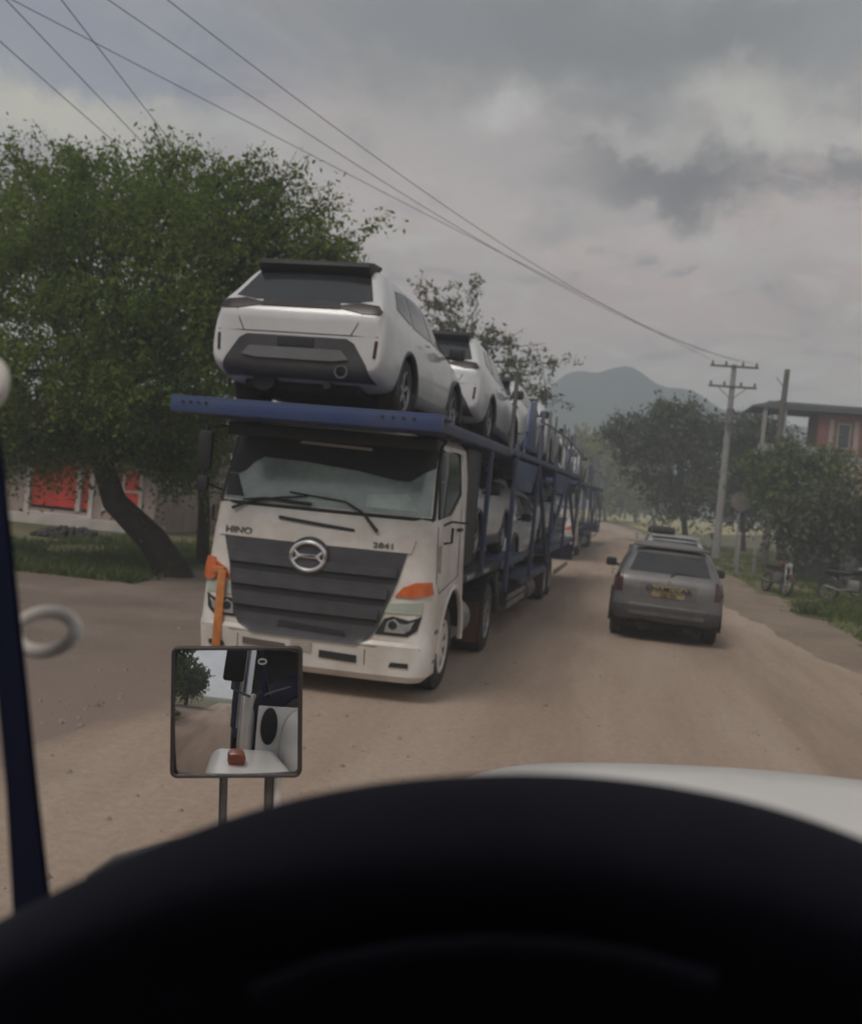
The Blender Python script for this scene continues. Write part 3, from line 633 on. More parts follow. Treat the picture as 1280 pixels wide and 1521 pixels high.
# ------------------------------------------------------------------ wheels and cars
def wheel(parent, loc, Rr, W, rim=None, spokes=5, name='wheel', side=1):
    """axis along X; side = +1 when the outer face looks to +X"""
    mb = MB(); r0 = Rr * .62
    pr = [(-W / 2, r0), (-W / 2 + .005, Rr * .9), (-W / 2 + .03, Rr * .985), (-W * .2, Rr), (W * .2, Rr), (W / 2 - .03, Rr * .985), (W / 2 - .005, Rr * .9), (W / 2, r0), (W * .3, r0 * .98), (-W * .3, r0 * .98)]
    mb.lathe(pr, 'X', 30, close=True)
    w = mb.build(name, M_rubber, parent, angle=50); w.location = loc
    mb = MB(); f = side * W / 2
    mb.lathe([(f - side * .005, r0), (f - side * .004, r0 * .93), (f - side * .03, r0 * .88)], 'X', 24, caps=False)
    mb.lathe([(f - side * .07, r0 * .9), (f - side * .1, r0 * .3)], 'X', 24, mi=1)
    mb.lathe([(f - side * .1, r0 * .3), (f - side * .03, r0 * .26), (f - side * .02, .0005)], 'X', 20)
    for k in range(spokes):
        a = k * 2 * math.pi / spokes; m = Matrix.Rotation(a, 4, 'X')
        mb.box(min(f - side * .085, f - side * .02), max(f - side * .085, f - side * .02), -r0 * .13, r0 * .13, r0 * .18, r0 * .92, .01, mtx=m)
    mb.build('rim', [rim or M_alloy, M_under], w, angle=40)
    return w

def loft_body(st, arches, Rw, W, extra=None):
    """st: (y, zb, w, zbelt, wt, ztop)"""
    bm = bmesh.new(); rings = []
    for (y, zb, w, zbelt, wt, zt) in st:
        tw = min(wt, w * .97)
        half = [(w * .75, zb), (w * .97, zb + .05), (w, zb + (zbelt - zb) * .4), (w * .985, zb + (zbelt - zb) * .8), (w * .95, zbelt), (tw + (w * .95 - tw) * .45, zbelt + (zt - zbelt) * .55), (tw, zt - (zt - zbelt) * .12), (tw * .72, zt)]
        ring = [bm.verts.new((x, y, z)) for x, z in half] + [bm.verts.new((-x, y, z)) for x, z in reversed(half)]
        rings.append(ring)
    n = len(rings[0])
    for a, b in zip(rings[:-1], rings[1:]):
        for k in range(n): bm.faces.new((a[k], a[(k + 1) % n], b[(k + 1) % n], b[k]))
    for r in (rings[0], rings[-1]):
        for i in range(n // 2 - 1): bm.faces.new((r[i], r[i + 1], r[n - 2 - i], r[n - 1 - i]))
    bmesh.ops.recalc_face_normals(bm, faces=bm.faces)
    me = bpy.data.meshes.new('b'); bm.to_mesh(me); bm.free()
    me = apply_mods(me, [('SUBSURF', dict(levels=3, render_levels=3))])
    bvh = bvh_of(me)
    if arches:
        mb = MB()
        for ya in arches:
            for s in (-1, 1): mb.lathe([(s * W * .29, Rw * 1.16), (s * W * .8, Rw * 1.16)], 'X', 36, (0, ya, Rw))
        cme = mb.mesh(); cme.materials.append(None)
        co = bpy.data.objects.new('cut', cme); col.objects.link(co)
        me2 = apply_mods(me, [('BOOLEAN', dict(operation='DIFFERENCE', object=co, solver='EXACT'))])
        bpy.data.objects.remove(co)
        for p in me2.polygons:
            c_ = p.center
            p.material_index = 0
            for ya in arches:
                d = math.hypot(c_.y - ya, c_.z - Rw)
                if d < Rw * 1.175 and abs(c_.x) > W * .28 and (abs(p.normal.x) < .35 and abs(d - Rw * 1.16) < .03 and p.normal.y * (ya - c_.y) + p.normal.z * (Rw - c_.z) > 0.02 or abs(abs(c_.x) - W * .29) < .01): p.material_index = 1
        me = me2
    return me, bvh

def make_suv(kind, label, cat='car', group=None):
    o = empty('parked_car' if kind == 'white' else 'car', (0, 0, 0), label=label, cat=cat, group=group)
    if kind == 'white':
        L, W, H, Rw = 4.6, 1.86, 1.66, .36; body = M_whitecar; ya = (-1.30, 1.38)
        st = [(-2.30, .44, .83, .74, .80, .95), (-2.285, .40, .885, .84, .83, 1.04), (-2.22, .35, .925, 1.04, .84, 1.15), (-2.08, .31, .945, 1.07, .76, 1.30), (-1.90, .27, .95, 1.08, .70, 1.53), (-1.78, .25, .95, 1.07, .68, 1.64), (-1.60, .25, .95, 1.07, .67, 1.68), (-1.0, .24, .945, 1.04, .67, 1.70), (0, .24, .94, 1.02, .66, 1.69),
              (.42, .24, .93, 1.01, .63, 1.62), (.75, .24, .93, 1.00, .66, 1.42), (1.16, .24, .93, 1.0, .76, 1.12), (1.35, .24, .93, .97, .78, 1.05), (1.8, .25, .92, .90, .76, .99), (2.1, .28, .88, .80, .70, .90), (2.26, .34, .78, .66, .6, .76), (2.3, .44, .66, .60, .5, .66)]
    else:
        L, W, H, Rw = 4.32, 1.82, 1.66, .36; body = M_greycar if kind == 'grey' else M_silver; ya = (-1.28, 1.36)
        st = [(-2.16, .50, .78, .72, .74, .86), (-2.13, .42, .86, .84, .78, 1.02), (-2.06, .36, .90, 1.02, .80, 1.12), (-1.92, .32, .91, 1.06, .73, 1.26), (-1.74, .28, .91, 1.08, .66, 1.50), (-1.62, .27, .91, 1.07, .64, 1.58), (-1.0, .26, .91, 1.06, .64, 1.63), (0, .26, .91, 1.04, .64, 1.64),
              (.4, .26, .91, 1.02, .64, 1.58), (.75, .26, .91, 1.01, .67, 1.38), (1.1, .26, .91, 1.0, .76, 1.14), (1.3, .26, .91, .98, .76, 1.06), (1.7, .27, .90, .94, .74, 1.0), (1.98, .3, .86, .84, .68, .92), (2.12, .36, .78, .7, .6, .78), (2.16, .44, .66, .62, .5, .68)]
    me, bvh = loft_body(st, ya, Rw, W)
    bo = link_mesh('body', me, [body, M_under], o, True, angle=32)
    yb = -L / 2
    # glass
    rw = [(-.66, 1.16), (-.55, 1.47), (.55, 1.47), (.66, 1.16)]
    if kind == 'white': rw = [(-.72, 1.19), (-.60, 1.50), (.60, 1.50), (.72, 1.19), (.5, 1.15), (-.5, 1.15)]
    g = patch_mesh(bvh, rw, 'Y', -1, .006); g.build('rear_window', M_carglass, o)
    patch_mesh(bvh, [(-.70, 1.14), (-.57, 1.52), (.57, 1.52), (.70, 1.14)], 'Y', 1, .006).build('windscreen', M_carglass, o)
    for s in (-1, 1):
        for nm, poly in (('side_window', [(-1.02, 1.12), (-1.02, 1.50), (-.12, 1.54), (-.12, 1.11)]), ('side_window', [(-.04, 1.11), (-.04, 1.54), (.32, 1.50), (.86, 1.14), (.86, 1.09)]), ('quarter_window', [(-1.70, 1.20), (-1.50, 1.44), (-1.12, 1.49), (-1.12, 1.13)])):
            patch_mesh(bvh, poly, 'X', s, .006).build(nm, M_carglass, o)
        # sill cladding, arch cladding
        mb = MB(); mb.box(min(s * .80, s * W * .502), max(s * .80, s * W * .502), ya[0] + .40, ya[1] - .40, .22, .38, .03)
        mb.build('sill_trim', M_grille, o)
        for yy in ya:
            mb = MB()
            P = [(s * W * .498, yy + math.cos(t) * Rw * 1.2, Rw + math.sin(t) * Rw * 1.2) for t in [math.pi * k / 14 for k in range(-1, 16)]]
            mb.tube(P, .028, 6)
            mb.build('arch_trim', M_grille if kind != 'grey' else M_under, o)
        for yh in (-.62, .28):
            mb = MB(); mb.box(s * .955 - .012, s * .955 + .012, yh - .1, yh + .08, .97, 1.0, .008); mb.build('door_handle', body, o)
        # mirrors
        mb = MB(); cx = s * 1.02; mb.box(cx - .10, cx + .10, .72, .86, 1.02, 1.18, .04).tube([(s * .86, .78, 1.05), (cx, .79, 1.08)], .03, 6)
        mb.build('side_mirror', M_black, o)
        # head lamps
        pl = [(.42, .78), (.80, .84), (.80, .70), (.45, .70)]
        patch_mesh(bvh, pl if s > 0 else mirror_poly(pl), 'Y', 1, .006).build('headlight', M_lamp, o)
    for s in (-1, 1):
        for yy in ya: wheel(o, (s * (W / 2 - .13), yy, Rw), Rw, .23, M_alloy, 5 if kind == 'white' else 6, side=s)
    patch_mesh(bvh, [(-.40, .72), (.40, .72), (.34, .50), (-.34, .50)], 'Y', 1, .006).build('front_grille', M_black, o)
    # underbody
    mb = MB(); mb.box(-.62, .62, yb + .25, L / 2 - .3, .20, .32, .04); mb.tube([(-.6, ya[0], Rw), (.6, ya[0], Rw)], .06, 8).tube([(.35, yb + .02, .27), (.35, yb + .8, .27)], .04, 8).tube([(-.35, yb + .12, .3), (-.35, yb + .5, .3)], .12, 10)
    mb.build('underbody', M_under, o)
    if kind == 'white':
        mb = MB(); mb.prism([(yb + .34, 1.64), (yb + .31, 1.59), (yb + .40, 1.49), (yb + .50, 1.50), (yb + .80, 1.66), (yb + .80, 1.70), (yb + .5, 1.675)], 'X', -.60, .60, .02); mb.build('roof_spoiler', M_black, o)
        for s in (-1, 1):
            pl = [(.30, 1.07), (.62, 1.17), (.90, 1.17), (.90, 1.02), (.66, 1.0)]
            pl = [(.34, 1.10), (.60, 1.155), (.80, 1.13), (.84, 1.07), (.83, 1.03), (.66, 1.035)]
            patch_mesh(bvh, pl if s > 0 else mirror_poly(pl), 'Y', -1, .012).build('tail_light', mat('dark_tail_lens', (.025, .014, .016), .3, 0, .2, 8), o)
            pl = [(.80, .58), (.83, .58), (.84, .76), (.81, .76)]
            patch_mesh(bvh, pl if s > 0 else mirror_poly(pl), 'Y', -1, .008).build('reflector', M_red, o)
        patch_mesh(bvh, [(-.42, 1.075), (.42, 1.075), (.40, 1.15), (-.40, 1.15)], 'Y', -1, .014).build('garnish', M_black, o)
        P = [bvh.ray_cast(Vector((x, -6, z)), Vector((0, 1, 0)))[0] for x, z in ((-.56, .80), (-.62, .92), (-.66, 1.04))]
        MB().tube(P, .006, 4).build('hatch_seam', M_black, o)
        MB().tube([Vector((-p.x, p.y, p.z)) for p in P], .006, 4).build('hatch_seam', M_black, o)
        P = [bvh.ray_cast(Vector((x, -6, .80)), Vector((0, 1, 0)))[0] for x in (-.84, -.56, -.2, .2, .56, .84)]
        MB().tube(P, .006, 4).build('bumper_seam', M_black, o)
        # dark lower bumper shaped like a trapezoid
        patch_mesh(bvh, [(-.80, .34), (-.74, .50), (-.60, .72), (-.52, .765), (.52, .765), (.60, .72), (.74, .50), (.80, .34)], 'Y', -1, .010).build('lower_bumper', M_grille, o)
        patch_mesh(bvh, [(-.56, .545), (-.48, .64), (.48, .64), (.56, .545), (.40, .52), (-.40, .52)], 'Y', -1, .034, .03).build('skid_plate', mat('satin_trim', (.20, .20, .205), .4, .3, .1, 5), o)
        patch_mesh(bvh, [(-.19, .66), (.19, .66), (.19, .745), (-.19, .745)], 'Y', -1, .022).build('plate_recess', M_black, o)
        mb = MB(); mb.lathe([(-.05, .07), (.12, .07), (.12, .055), (-.05, .055)], 'Y', 16, (.5, yb + .02, .42), close=True); mb.build('exhaust', M_steel, o)
        mb = MB(); mb.tube([(.02, yb + .135, 1.14), (.1, yb + .16, 1.20), (.38, yb + .155, 1.17)], .012, 6); mb.lathe([(-.02, .035), (.02, .035)], 'Y', 10, (.02, yb + .13, 1.15)); mb.build('rear_wiper', M_black, o)
        mb = MB(); mb.lathe([(-.012, .045), (.012, .05)], 'Y', 16, (0, yb + .055, .98)); mb.build('badge', M_chrome, o)
    else:
        for s in (-1, 1):
            pl = [(.74, .80), (.74, 1.10), (.88, 1.08), (.90, .80)]
            patch_mesh(bvh, pl if s > 0 else mirror_poly(pl), 'Y', -1, .012).build('tail_light', M_red, o)
            mb = MB(); mb.tube([(s * .60, -1.5, 1.68), (s * .61, -.6, 1.73), (s * .61, .25, 1.70)], .02, 8); mb.build('roof_rail', M_chrome, o)
        patch_mesh(bvh, [(-.84, .42), (-.86, .60), (.86, .60), (.84, .42)], 'Y', -1, .03, .04).build('lower_bumper', M_grille, o)
        patch_mesh(bvh, [(-.60, .47), (-.62, .52), (.62, .52), (.60, .47)], 'Y', -1, .045).build('bumper_strip', M_steel, o)
        mb = MB(); mb.box(-.62, .62, yb - .03, yb + .2, .575, .64, .025); mb.build('bumper_step', body, o)
        patch_mesh(bvh, [(-.46, .76), (-.46, .99), (.46, .99), (.46, .76)], 'Y', -1, .006).build('plate_panel', mat(kind + '_plate_panel', (.13, .12, .115), .5, .1, .2, 6), o)
        patch_mesh(bvh, [(-.27, .775), (-.27, .965), (.27, .965), (.27, .775)], 'Y', -1, .012).build('number_plate', M_yellow, o)
        mb = MB(); mb.box(-.6, .6, yb + .42, yb + .60, 1.555, 1.61, .02); mb.build('roof_lip', body if kind == 'grey' else body, o)
        mb = MB(); mb.tube([(.02, yb + .10, 1.13), (.12, yb + .16, 1.19), (.46, yb + .155, 1.17)], .014, 6); mb.build('rear_wiper', M_black, o)
        mb = MB(); mb.lathe([(-.012, .035), (.012, .045)], 'Y', 16, (0, yb + .045, 1.01)); mb.build('badge', M_chrome, o)
    return o

# grey SUV ahead
suv = make_suv('grey', 'dusty dark grey SUV driving ahead, nearest car in the right lane')
SY = 17.65
suv.scale = (1.03, 1.03, 1.03); suv.location = (1.16, SY + 2.1, .012); suv.rotation_euler = (R(0), R(1.2), R(-1.5))
t_ = text('plate_lettering', 'CHAMCCAA', .12, M_black, suv, (0, -2.19, .91), (R(90), 0, 0), .003, 1.1)
t2_ = text('plate_number', 'CXJ 274', .075, M_black, suv, (0, -2.19, .815), (R(90), 0, 0), .003)
# silver car further ahead with a dark bundle on its roof
silver = make_suv('silver', 'light silver car further ahead, its roof showing above the grey SUV')
silver.location = (1.75, 28.3, .012); silver.rotation_euler = (0, R(1), R(-1))
bd = MB()
bd.lathe([(-.42, .04), (-.40, .13), (-.2, .165), (.1, .17), (.3, .15), (.40, .11), (.42, .03)], 'Y', 14, (0, 0, .17))
for yy in (-.22, .12): bd.lathe([(yy - .02, .18), (yy + .02, .18)], 'Y', 14, (0, 0, .17))
bdo = bd.build('cloth_bundle', mat('dark_canvas', (.045, .042, .04), .9, 0, .3, 7), None); bdo.location = (1.42, 27.3, 1.62); bdo.rotation_euler = (0, 0, R(86)); bdo.scale = (1, .85, .62); tag(bdo, 'dark rolled bundle tied on the left of the silver car roof', 'bundle')

# ------------------------------------------------------------------ carrier truck (local: front looks to -Y)
def cab_mesh():
    bm = bmesh.new(); rings = []
    # z, half width, y front, y back, front bulge, corner radius
    secs = [(.22, 1.14, .14, 1.0, .10, .20), (.30, 1.22, .04, 1.0, .12, .26), (.62, 1.24, .0, 1.0, .12, .28), (.66, 1.235, .03, 1.9, .12, .26), (1.10, 1.225, .05, 1.9, .12, .26), (1.60, 1.20, .10, 1.9, .12, .26), (1.93, 1.19, .15, 1.9, .13, .26), (2.0, 1.185, .19, 1.9, .13, .26), (2.45, 1.17, .33, 1.9, .12, .26), (2.78, 1.13, .45, 1.88, .11, .28), (2.88, 1.05, .60, 1.82, .10, .3), (2.91, .95, .75, 1.75, .08, .3)]
    for z, w, yf, yk, bu, cr in secs:
        pts = []
        half = []
        for i in range(7): x = (w - cr) * i / 6; half.append((x, yf + bu * 0 + bu * (x / w) ** 2))
        y0 = half[-1][1]
        for i in range(1, 5): t = i / 4 * math.pi / 2; half.append((w - cr + cr * math.sin(t), y0 + cr * (1 - math.cos(t))))
        ys = half[-1][1]
        for i in range(1, 7): half.append((w, ys + (yk - ys) * i / 6))
        for i in range(1, 4): half.append((w * (1 - i / 4), yk))
        ring = half + [(-x, y) for x, y in reversed(half[1:])] + [(0, yk)]
        ring = half + [(0, yk)] + [(-x, y) for x, y in reversed(half[1:])]
        rings.append([bm.verts.new((x, y, z)) for x, y in ring])
    n = len(rings[0])
    for a, b in zip(rings[:-1], rings[1:]):
        for k in range(n): bm.faces.new((a[k], a[(k + 1) % n], b[(k + 1) % n], b[k]))
    bm.faces.new(rings[0]); bm.faces.new(rings[-1]); bmesh.ops.recalc_face_normals(bm, faces=bm.faces)
    me = bpy.data.meshes.new('cab'); bm.to_mesh(me); bm.free(); bvh = bvh_of(me)
    mb = MB(); AY, AZ, AR = 1.22, .52, .66
    for s in (-1, 1): mb.lathe([(s * .75, AR), (s * 1.6, AR)], 'X', 40, (0, AY, AZ))
    cme = mb.mesh(); co = bpy.data.objects.new('cut', cme); col.objects.link(co)
    me2 = apply_mods(me, [('BOOLEAN', dict(operation='DIFFERENCE', object=co, solver='EXACT'))]); bpy.data.objects.remove(co)
    for p in me2.polygons:
        d = math.hypot(p.center.y - AY, p.center.z - AZ); p.material_index = 1 if (d < AR + .01 and abs(p.center.x) > .7 and (abs(p.normal.x) < .3 and abs(d - AR) < .05 or abs(abs(p.center.x) - .75) < .02)) else 0
    return me2, bvh
def make_truck(label):
    o = empty('carrier_truck', (0, 0, 0), label=label, cat='truck')
    me, bvh = cab_mesh()
    cab = link_mesh('cab', me, [M_dustywhite, M_under], o, True, angle=30)
    # windscreen
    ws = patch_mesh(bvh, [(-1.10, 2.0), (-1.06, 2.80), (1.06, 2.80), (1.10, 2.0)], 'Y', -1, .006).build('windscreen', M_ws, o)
    mb = MB()
    fr = [(-1.13, 1.965), (-1.085, 2.83), (1.085, 2.83), (1.13, 1.965)]
    for a, b in ((0, 1), (1, 2), (2, 3), (3, 0)):
        pts = []
        for i in range(13):
            t = i / 12; u = fr[a][0] + (fr[b][0] - fr[a][0]) * t; w = fr[a][1] + (fr[b][1] - fr[a][1]) * t
            h, *_ = bvh.ray_cast(Vector((u, -5, w)), Vector((0, 1, 0))); pts.append(h + Vector((0, -.004, 0)))
        mb.tube(pts, .022, 6)
    mb.build('rubber_seal', M_black, ws)
    patch_mesh(bvh, [(-1.09, 2.28), (-1.06, 2.80), (1.06, 2.80), (1.075, 2.52), (1.0, 2.47), (.86, 2.35), (.72, 2.35), (.3, 2.42), (-.3, 2.47), (-.72, 2.48), (-.82, 2.42), (-.90, 2.32), (-.97, 2.28)], 'Y', -1, .016).build('visor_shade_strip', M_black, ws)  # black strip that puts the visor's shade onto the top of the glass
    patch_mesh(bvh, [(-.35, 2.66), (-.33, 2.69), (.42, 2.67), (.42, 2.64)], 'Y', -1, .030).build('sticker', M_plasterw, ws)
    for poly in ([(-.35, 2.04), (-.35, 2.12), (.15, 2.16), (.3, 2.04)], [(.45, 2.04), (.45, 2.18), (.85, 2.22), (.98, 2.04)]):
        patch_mesh(bvh, poly, 'Y', -1, .012).build('dash_papers', mat('papers_behind_glass', (.50, .62, .58), .3, 0, .3, 4), ws)
    # curtains / driver silhouette behind the glass at the left: dark seat shape drawn by the cloth
    patch_mesh(bvh, [(-1.09, 2.03), (-1.09, 2.27), (-.98, 2.27), (-.92, 2.15), (-.86, 2.03)], 'Y', -1, .012).build('curtain', M_black, ws)
    MB().box(-1.12, 1.12, .28, .46, 2.70, 2.845, .03).build('header_shade', M_black, o)  # black box added for the deck's shadow on the cab header
    # wipers
    mb = MB()
    for pts in ([(-.95, 1.90), (-.78, 1.98), (-.45, 2.06), (-.15, 2.10)], [(.62, 1.80), (.45, 1.98), (.25, 2.08), (-.35, 2.13)], [(-.1, 2.02), (-.6, 2.04), (-.85, 2.0)]):
        P = []
        for u, w in pts:
            h, *_ = bvh.ray_cast(Vector((u, -5, w)), Vector((0, 1, 0))); P.append(h + Vector((0, -.045, 0)))
        w_ = MB().tube(P, [.02, .014, .012, .010][:len(P)], 6).build('wiper', M_black, o)
    patch_mesh(bvh, [(-.42, 1.83), (-.42, 1.865), (.38, 1.80), (.38, 1.765)], 'Y', -1, .02).build('handle_bar', M_black, o)
    # white front panel with seam
    pan = patch_mesh(bvh, [(-1.06, 1.60), (-1.06, 1.82), (1.0, 1.74), (.97, 1.60)], 'Y', -1, .022, .02).build('front_panel', M_dustywhite, o)
    # grille with four bars
    gp = [(-.99, 1.59), (.93, 1.59), (.87, 1.30), (.72, .80), (.64, .66), (.52, .60), (-.56, .60), (-.72, .66), (-.80, .80), (-.90, 1.30)]
    patch_mesh(bvh, gp, 'Y', -1, .020, .02).build('grille', M_grille, o)
    for k, (z, wl, wr) in enumerate(((1.33, -.89, .86), (1.10, -.84, .79), (.88, -.80, .72))):
        g = patch_mesh(bvh, [(wl, z), (wl + .01, z + .10), (wr, z + .10), (wr - .01, z)], 'Y', -1, .055, .05).build('grille_bar', M_grille, o)
        patch_mesh(bvh, [(wl + .02, z - .07), (wl, z), (wr - .01, z), (wr - .03, z - .07)], 'Y', -1, .026, .02).build('grille_gap', M_black, g)
    patch_mesh(bvh, [(-.30, .70), (.42, .67), (.40, .72), (-.28, .76)], 'Y', -1, .03, .02).build('grille_slot', M_black, o)
    # emblem
    h, *_ = bvh.ray_cast(Vector((-.04, -5, 1.47)), Vector((0, 1, 0))); e = h + Vector((0, -.05, 0))
    mb = MB(); mb.lathe([(.0, .205), (.04, .21)], 'Y', 32, tuple(e)); back = mb.build('emblem_plate', M_grille, o)
    mb = MB(); mb.loop([(e.x + math.cos(t) * .175, e.y - .012, e.z + math.sin(t) * .150) for t in [k * 2 * math.pi / 32 for k in range(32)]], .026, 8)
    mb.box(e.x - .13, e.x + .13, e.y - .03, e.y + .01, e.z - .022, e.z + .022, .008)
    for s in (-1, 1): mb.tube([(e.x + s * .155, e.y - .01, e.z + .06), (e.x + s * .09, e.y - .015, e.z + .0), (e.x + s * .155, e.y - .01, e.z - .06)], .022, 8)
    mb.build('emblem', M_chrome, back)
    text('lettering', 'HINO', .10, M_steel, o, (-.84, -.0 + bvh.ray_cast(Vector((-.84, -5, 1.67)), Vector((0, 1, 0)))[0].y - .03, 1.665), (R(90), 0, R(-6)), .006, 1.2)
    text('lettering', '2841', .085, M_steel, o, (.70, bvh.ray_cast(Vector((.70, -5, 1.65)), Vector((0, 1, 0)))[0].y - .03, 1.655), (R(90), 0, R(6)), .006, 1.3)
    # bumper seam, lamps
    for s in (-1, 1):
        pl = [(.70, .74), (.73, .90), (.86, .98), (1.06, 1.0), (1.13, .98), (1.10, .80), (1.02, .74)]
        pl = [(.70, .73), (.78, .90), (.86, .93), (1.02, .90), (1.13, .95), (1.10, .80), (1.02, .73)]
        hl = patch_mesh(bvh, pl if s > 0 else mirror_poly(pl), 'Y', -1, .012, .02).build('headlight', M_black, o)
        pl = [(.79, .76), (.81, .87), (.88, .91), (.93, .86), (1.0, .86), (1.07, .90), (1.04, .80), (.98, .76)]
        patch_mesh(bvh, pl if s > 0 else mirror_poly(pl), 'Y', -1, .024, .02).build('lamp_lens', M_lamp, hl)
        q = bvh.ray_cast(Vector((s * .87, -5, .84)), Vector((0, 1, 0)))[0]
        MB().lathe([(-.045, .001), (-.045, .03), (-.03, .045), (.02, .045)], 'Y', 18, tuple(q)).build('bulb_reflector', M_glass, hl)
        pl = [(.76, .96), (.80, 1.06), (1.13, 1.10), (1.13, .97)]
        patch_mesh(bvh, pl if s > 0 else mirror_poly(pl), 'Y', -1, .012, .02).build('headlight_cover', mat('pale_green_lens', (.42, .47, .40), .3, 0, .15, 5), hl)
        pl = [(.86, 1.14), (.93, 1.24), (1.05, 1.30), (1.17, 1.31), (1.19, 1.18), (1.05, 1.14)]
        q = patch_mesh(bvh, pl if s > 0 else mirror_poly(pl), 'Y', -1, .022, .03).build('turn_signal', M_orange, o)
        pl = [(.86, .40), (.88, .45), (1.05, .45), (1.05, .40)]
        patch_mesh(bvh, pl if s > 0 else mirror_poly(pl), 'Y', -1, .012).build('fog_lamp', M_black, o)
        # side window + A pillar seam, door handle, steps
        poly = [(.42, 1.98), (.56, 2.60), (.64, 2.72), (1.42, 2.72), (1.46, 2.26), (.95, 2.04)]
        wn = patch_mesh(bvh, poly, 'X', s, .006).build('side_window', M_glass, o)
        P = [bvh.ray_cast(Vector((s * 5, a, b)), Vector((-s, 0, 0)))[0] + Vector((s * .006, 0, 0)) for a, b in poly]
        MB().loop(P, .018, 6).build('window_seal', M_black, wn)
        P = [Vector((s * 1.205, .40, 1.9)), Vector((s * 1.235, .38, 1.3)), Vector((s * 1.24, .5, 1.18)), Vector((s * 1.24, 1.55, 1.30)), Vector((s * 1.215, 1.6, 2.0)), Vector((s * 1.19, 1.6, 2.72))]
        P = [bvh.ray_cast(Vector((s * 5, v.y, v.z)), Vector((-s, 0, 0)))[0] for v in P]
        MB().tube(P, .007, 4).build('door_seam', M_black, o)
        MB().box(s * 1.225 - .02, s * 1.225 + .02, 1.32, 1.5, 1.83, 1.87, .01).build('door_handle', M_black, o)
        MB().tube([(s * 1.22, .52, 1.72), (s * 1.3, .53, 1.74), (s * 1.3, .53, 1.90)], .016, 6).build('grab_rail', M_black, o)
        # mudguard rim over the front wheel
        P = [(s * 1.235, 1.22 + math.cos(t) * .68, .52 + math.sin(t) * .68) for t in [math.pi * k / 16 for k in range(0, 17)]]
        MB().tube(P, .035, 6).build('mudguard', M_dustywhite, o)
        MB().box(s * 1.18 - .05, s * 1.18 + .05, .42, .60, .42, .48, .01).build('step', M_steel, o)
        MB().box(s * 1.2 - .05, s * 1.2 + .04, .40, .58, .74, .79, .01).build('step', M_steel, o)
        # vent panel on the door corner
        patch_mesh(bvh, [(.38, 1.42), (.38, 1.68), (.52, 1.70), (.52, 1.40)], 'X', s, .012).build('corner_vent', mat('corner_vent_grey', (.34, .31, .28), .6, 0, .2, 6), o)
    # mirrors: dark arms on the left side of the picture
    for s in (-1, 1):
        mx_ = s * 1.33
        if s < 0:
            mr = MB().box(mx_ - .08, mx_ + .08, .22, .30, 2.28, 2.72, .03).build('side_mirror', M_black, o)
            MB().tube([(s * 1.12, .45, 2.80), (mx_, .26, 2.78), (mx_, .26, 2.15), (s * 1.17, .40, 2.08)], .018, 6).build('mirror_arm', M_black, mr)
            MB().box(mx_ - .06, mx_ + .06, .225, .30, 2.05, 2.22, .02).build('lower_mirror', M_black, mr)
        else:
            mr = MB().tube([(s * 1.17, .60, 1.90), (s * 1.26, .66, 1.96), (s * 1.42, .75, 1.955)], .014, 6).build('side_marker_arm', M_black, o)
    # bumper details
    patch_mesh(bvh, [(.16, .42), (.16, .50), (.54, .485), (.54, .405)], 'Y', -1, .012).build('bumper_slot', M_black, o)
    patch_mesh(bvh, [(-.66, .46), (-.66, .53), (-.20, .52), (-.20, .45)], 'Y', -1, .012).build('bumper_slot', mat('brown_slot', (.13, .10, .09), .6), o)
    patch_mesh(bvh, [(-.14, .47), (-.14, .57), (.08, .565), (.08, .465)], 'Y', -1, .014).build('number_plate', mat('dusty_plate', (.42, .38, .33), .6, 0, .2, 8), o)
    for a in (-.72, .62):
        P = [bvh.ray_cast(Vector((a, -5, z)), Vector((0, 1, 0)))[0] for z in (.25, .4, .56)]
        MB().tube(P, .006, 4).build('bumper_seam', M_steel, o)
    P = [bvh.ray_cast(Vector((x, -5, .60)), Vector((0, 1, 0)))[0] for x in (-1.15, -.8, -.3, .3, .7, 1.15)]
    MB().tube(P, .007, 4).build('bumper_seam', M_steel, o)
    # orange strap hanging before the left lamp
    q = bvh.ray_cast(Vector((-1.03, -5, .8)), Vector((0, 1, 0)))[0]
    mb = MB(); mb.box(-.995, -.905, q.y - .075, q.y - .045, .36, 1.22, .008); mb.box(-1.06, -.93, q.y - .07, q.y + .0, 1.18, 1.25, .01); mb.build('orange_strip', M_orangetape, o)
    patch_mesh(bvh, [(-1.22, 1.10), (-1.16, 1.34), (-1.06, 1.34), (-1.0, 1.16), (-1.06, 1.10)], 'Y', -1, .04, .05).build('orange_reflector', M_orange, o)
    # chassis, tanks
    mb = MB(); mb.box(-.45, -.36, .5, 6.0, .62, .90, .01).box(.36, .45, .5, 6.0, .62, .90, .01)
    for yy in (1.8, 2.8, 3.8, 4.8, 5.8): mb.box(-.36, .36, yy, yy + .1, .66, .86, .005)
    mb.tube([(-.95, 1.22, .5), (.95, 1.22, .5)], .07, 8).tube([(-.95, 4.3, .5), (.95, 4.3, .5)], .10, 8).box(-.3, .3, .5, 1.9, .35, .8, .05)
    mb.build('chassis', M_steel, o)
    # dark box behind the cab and its shelf
    mb = MB(); mb.box(-1.14, 1.14, 1.98, 3.0, 1.36, 2.84, .03); mb.build('equipment_box', mat('charcoal_box', (.035, .034, .038), .6, 0, .3, 3), o)
    mb = MB(); mb.box(-1.2, 1.2, 1.95, 5.0, 1.16, 1.28, .01)
    mb.build('side_shelf', M_black, o)
    for y0 in (2.3, 3.6): MB().box(1.195, 1.215, y0, y0 + .5, 1.19, 1.25, .005).build('marker_lamp', M_lamp, o)
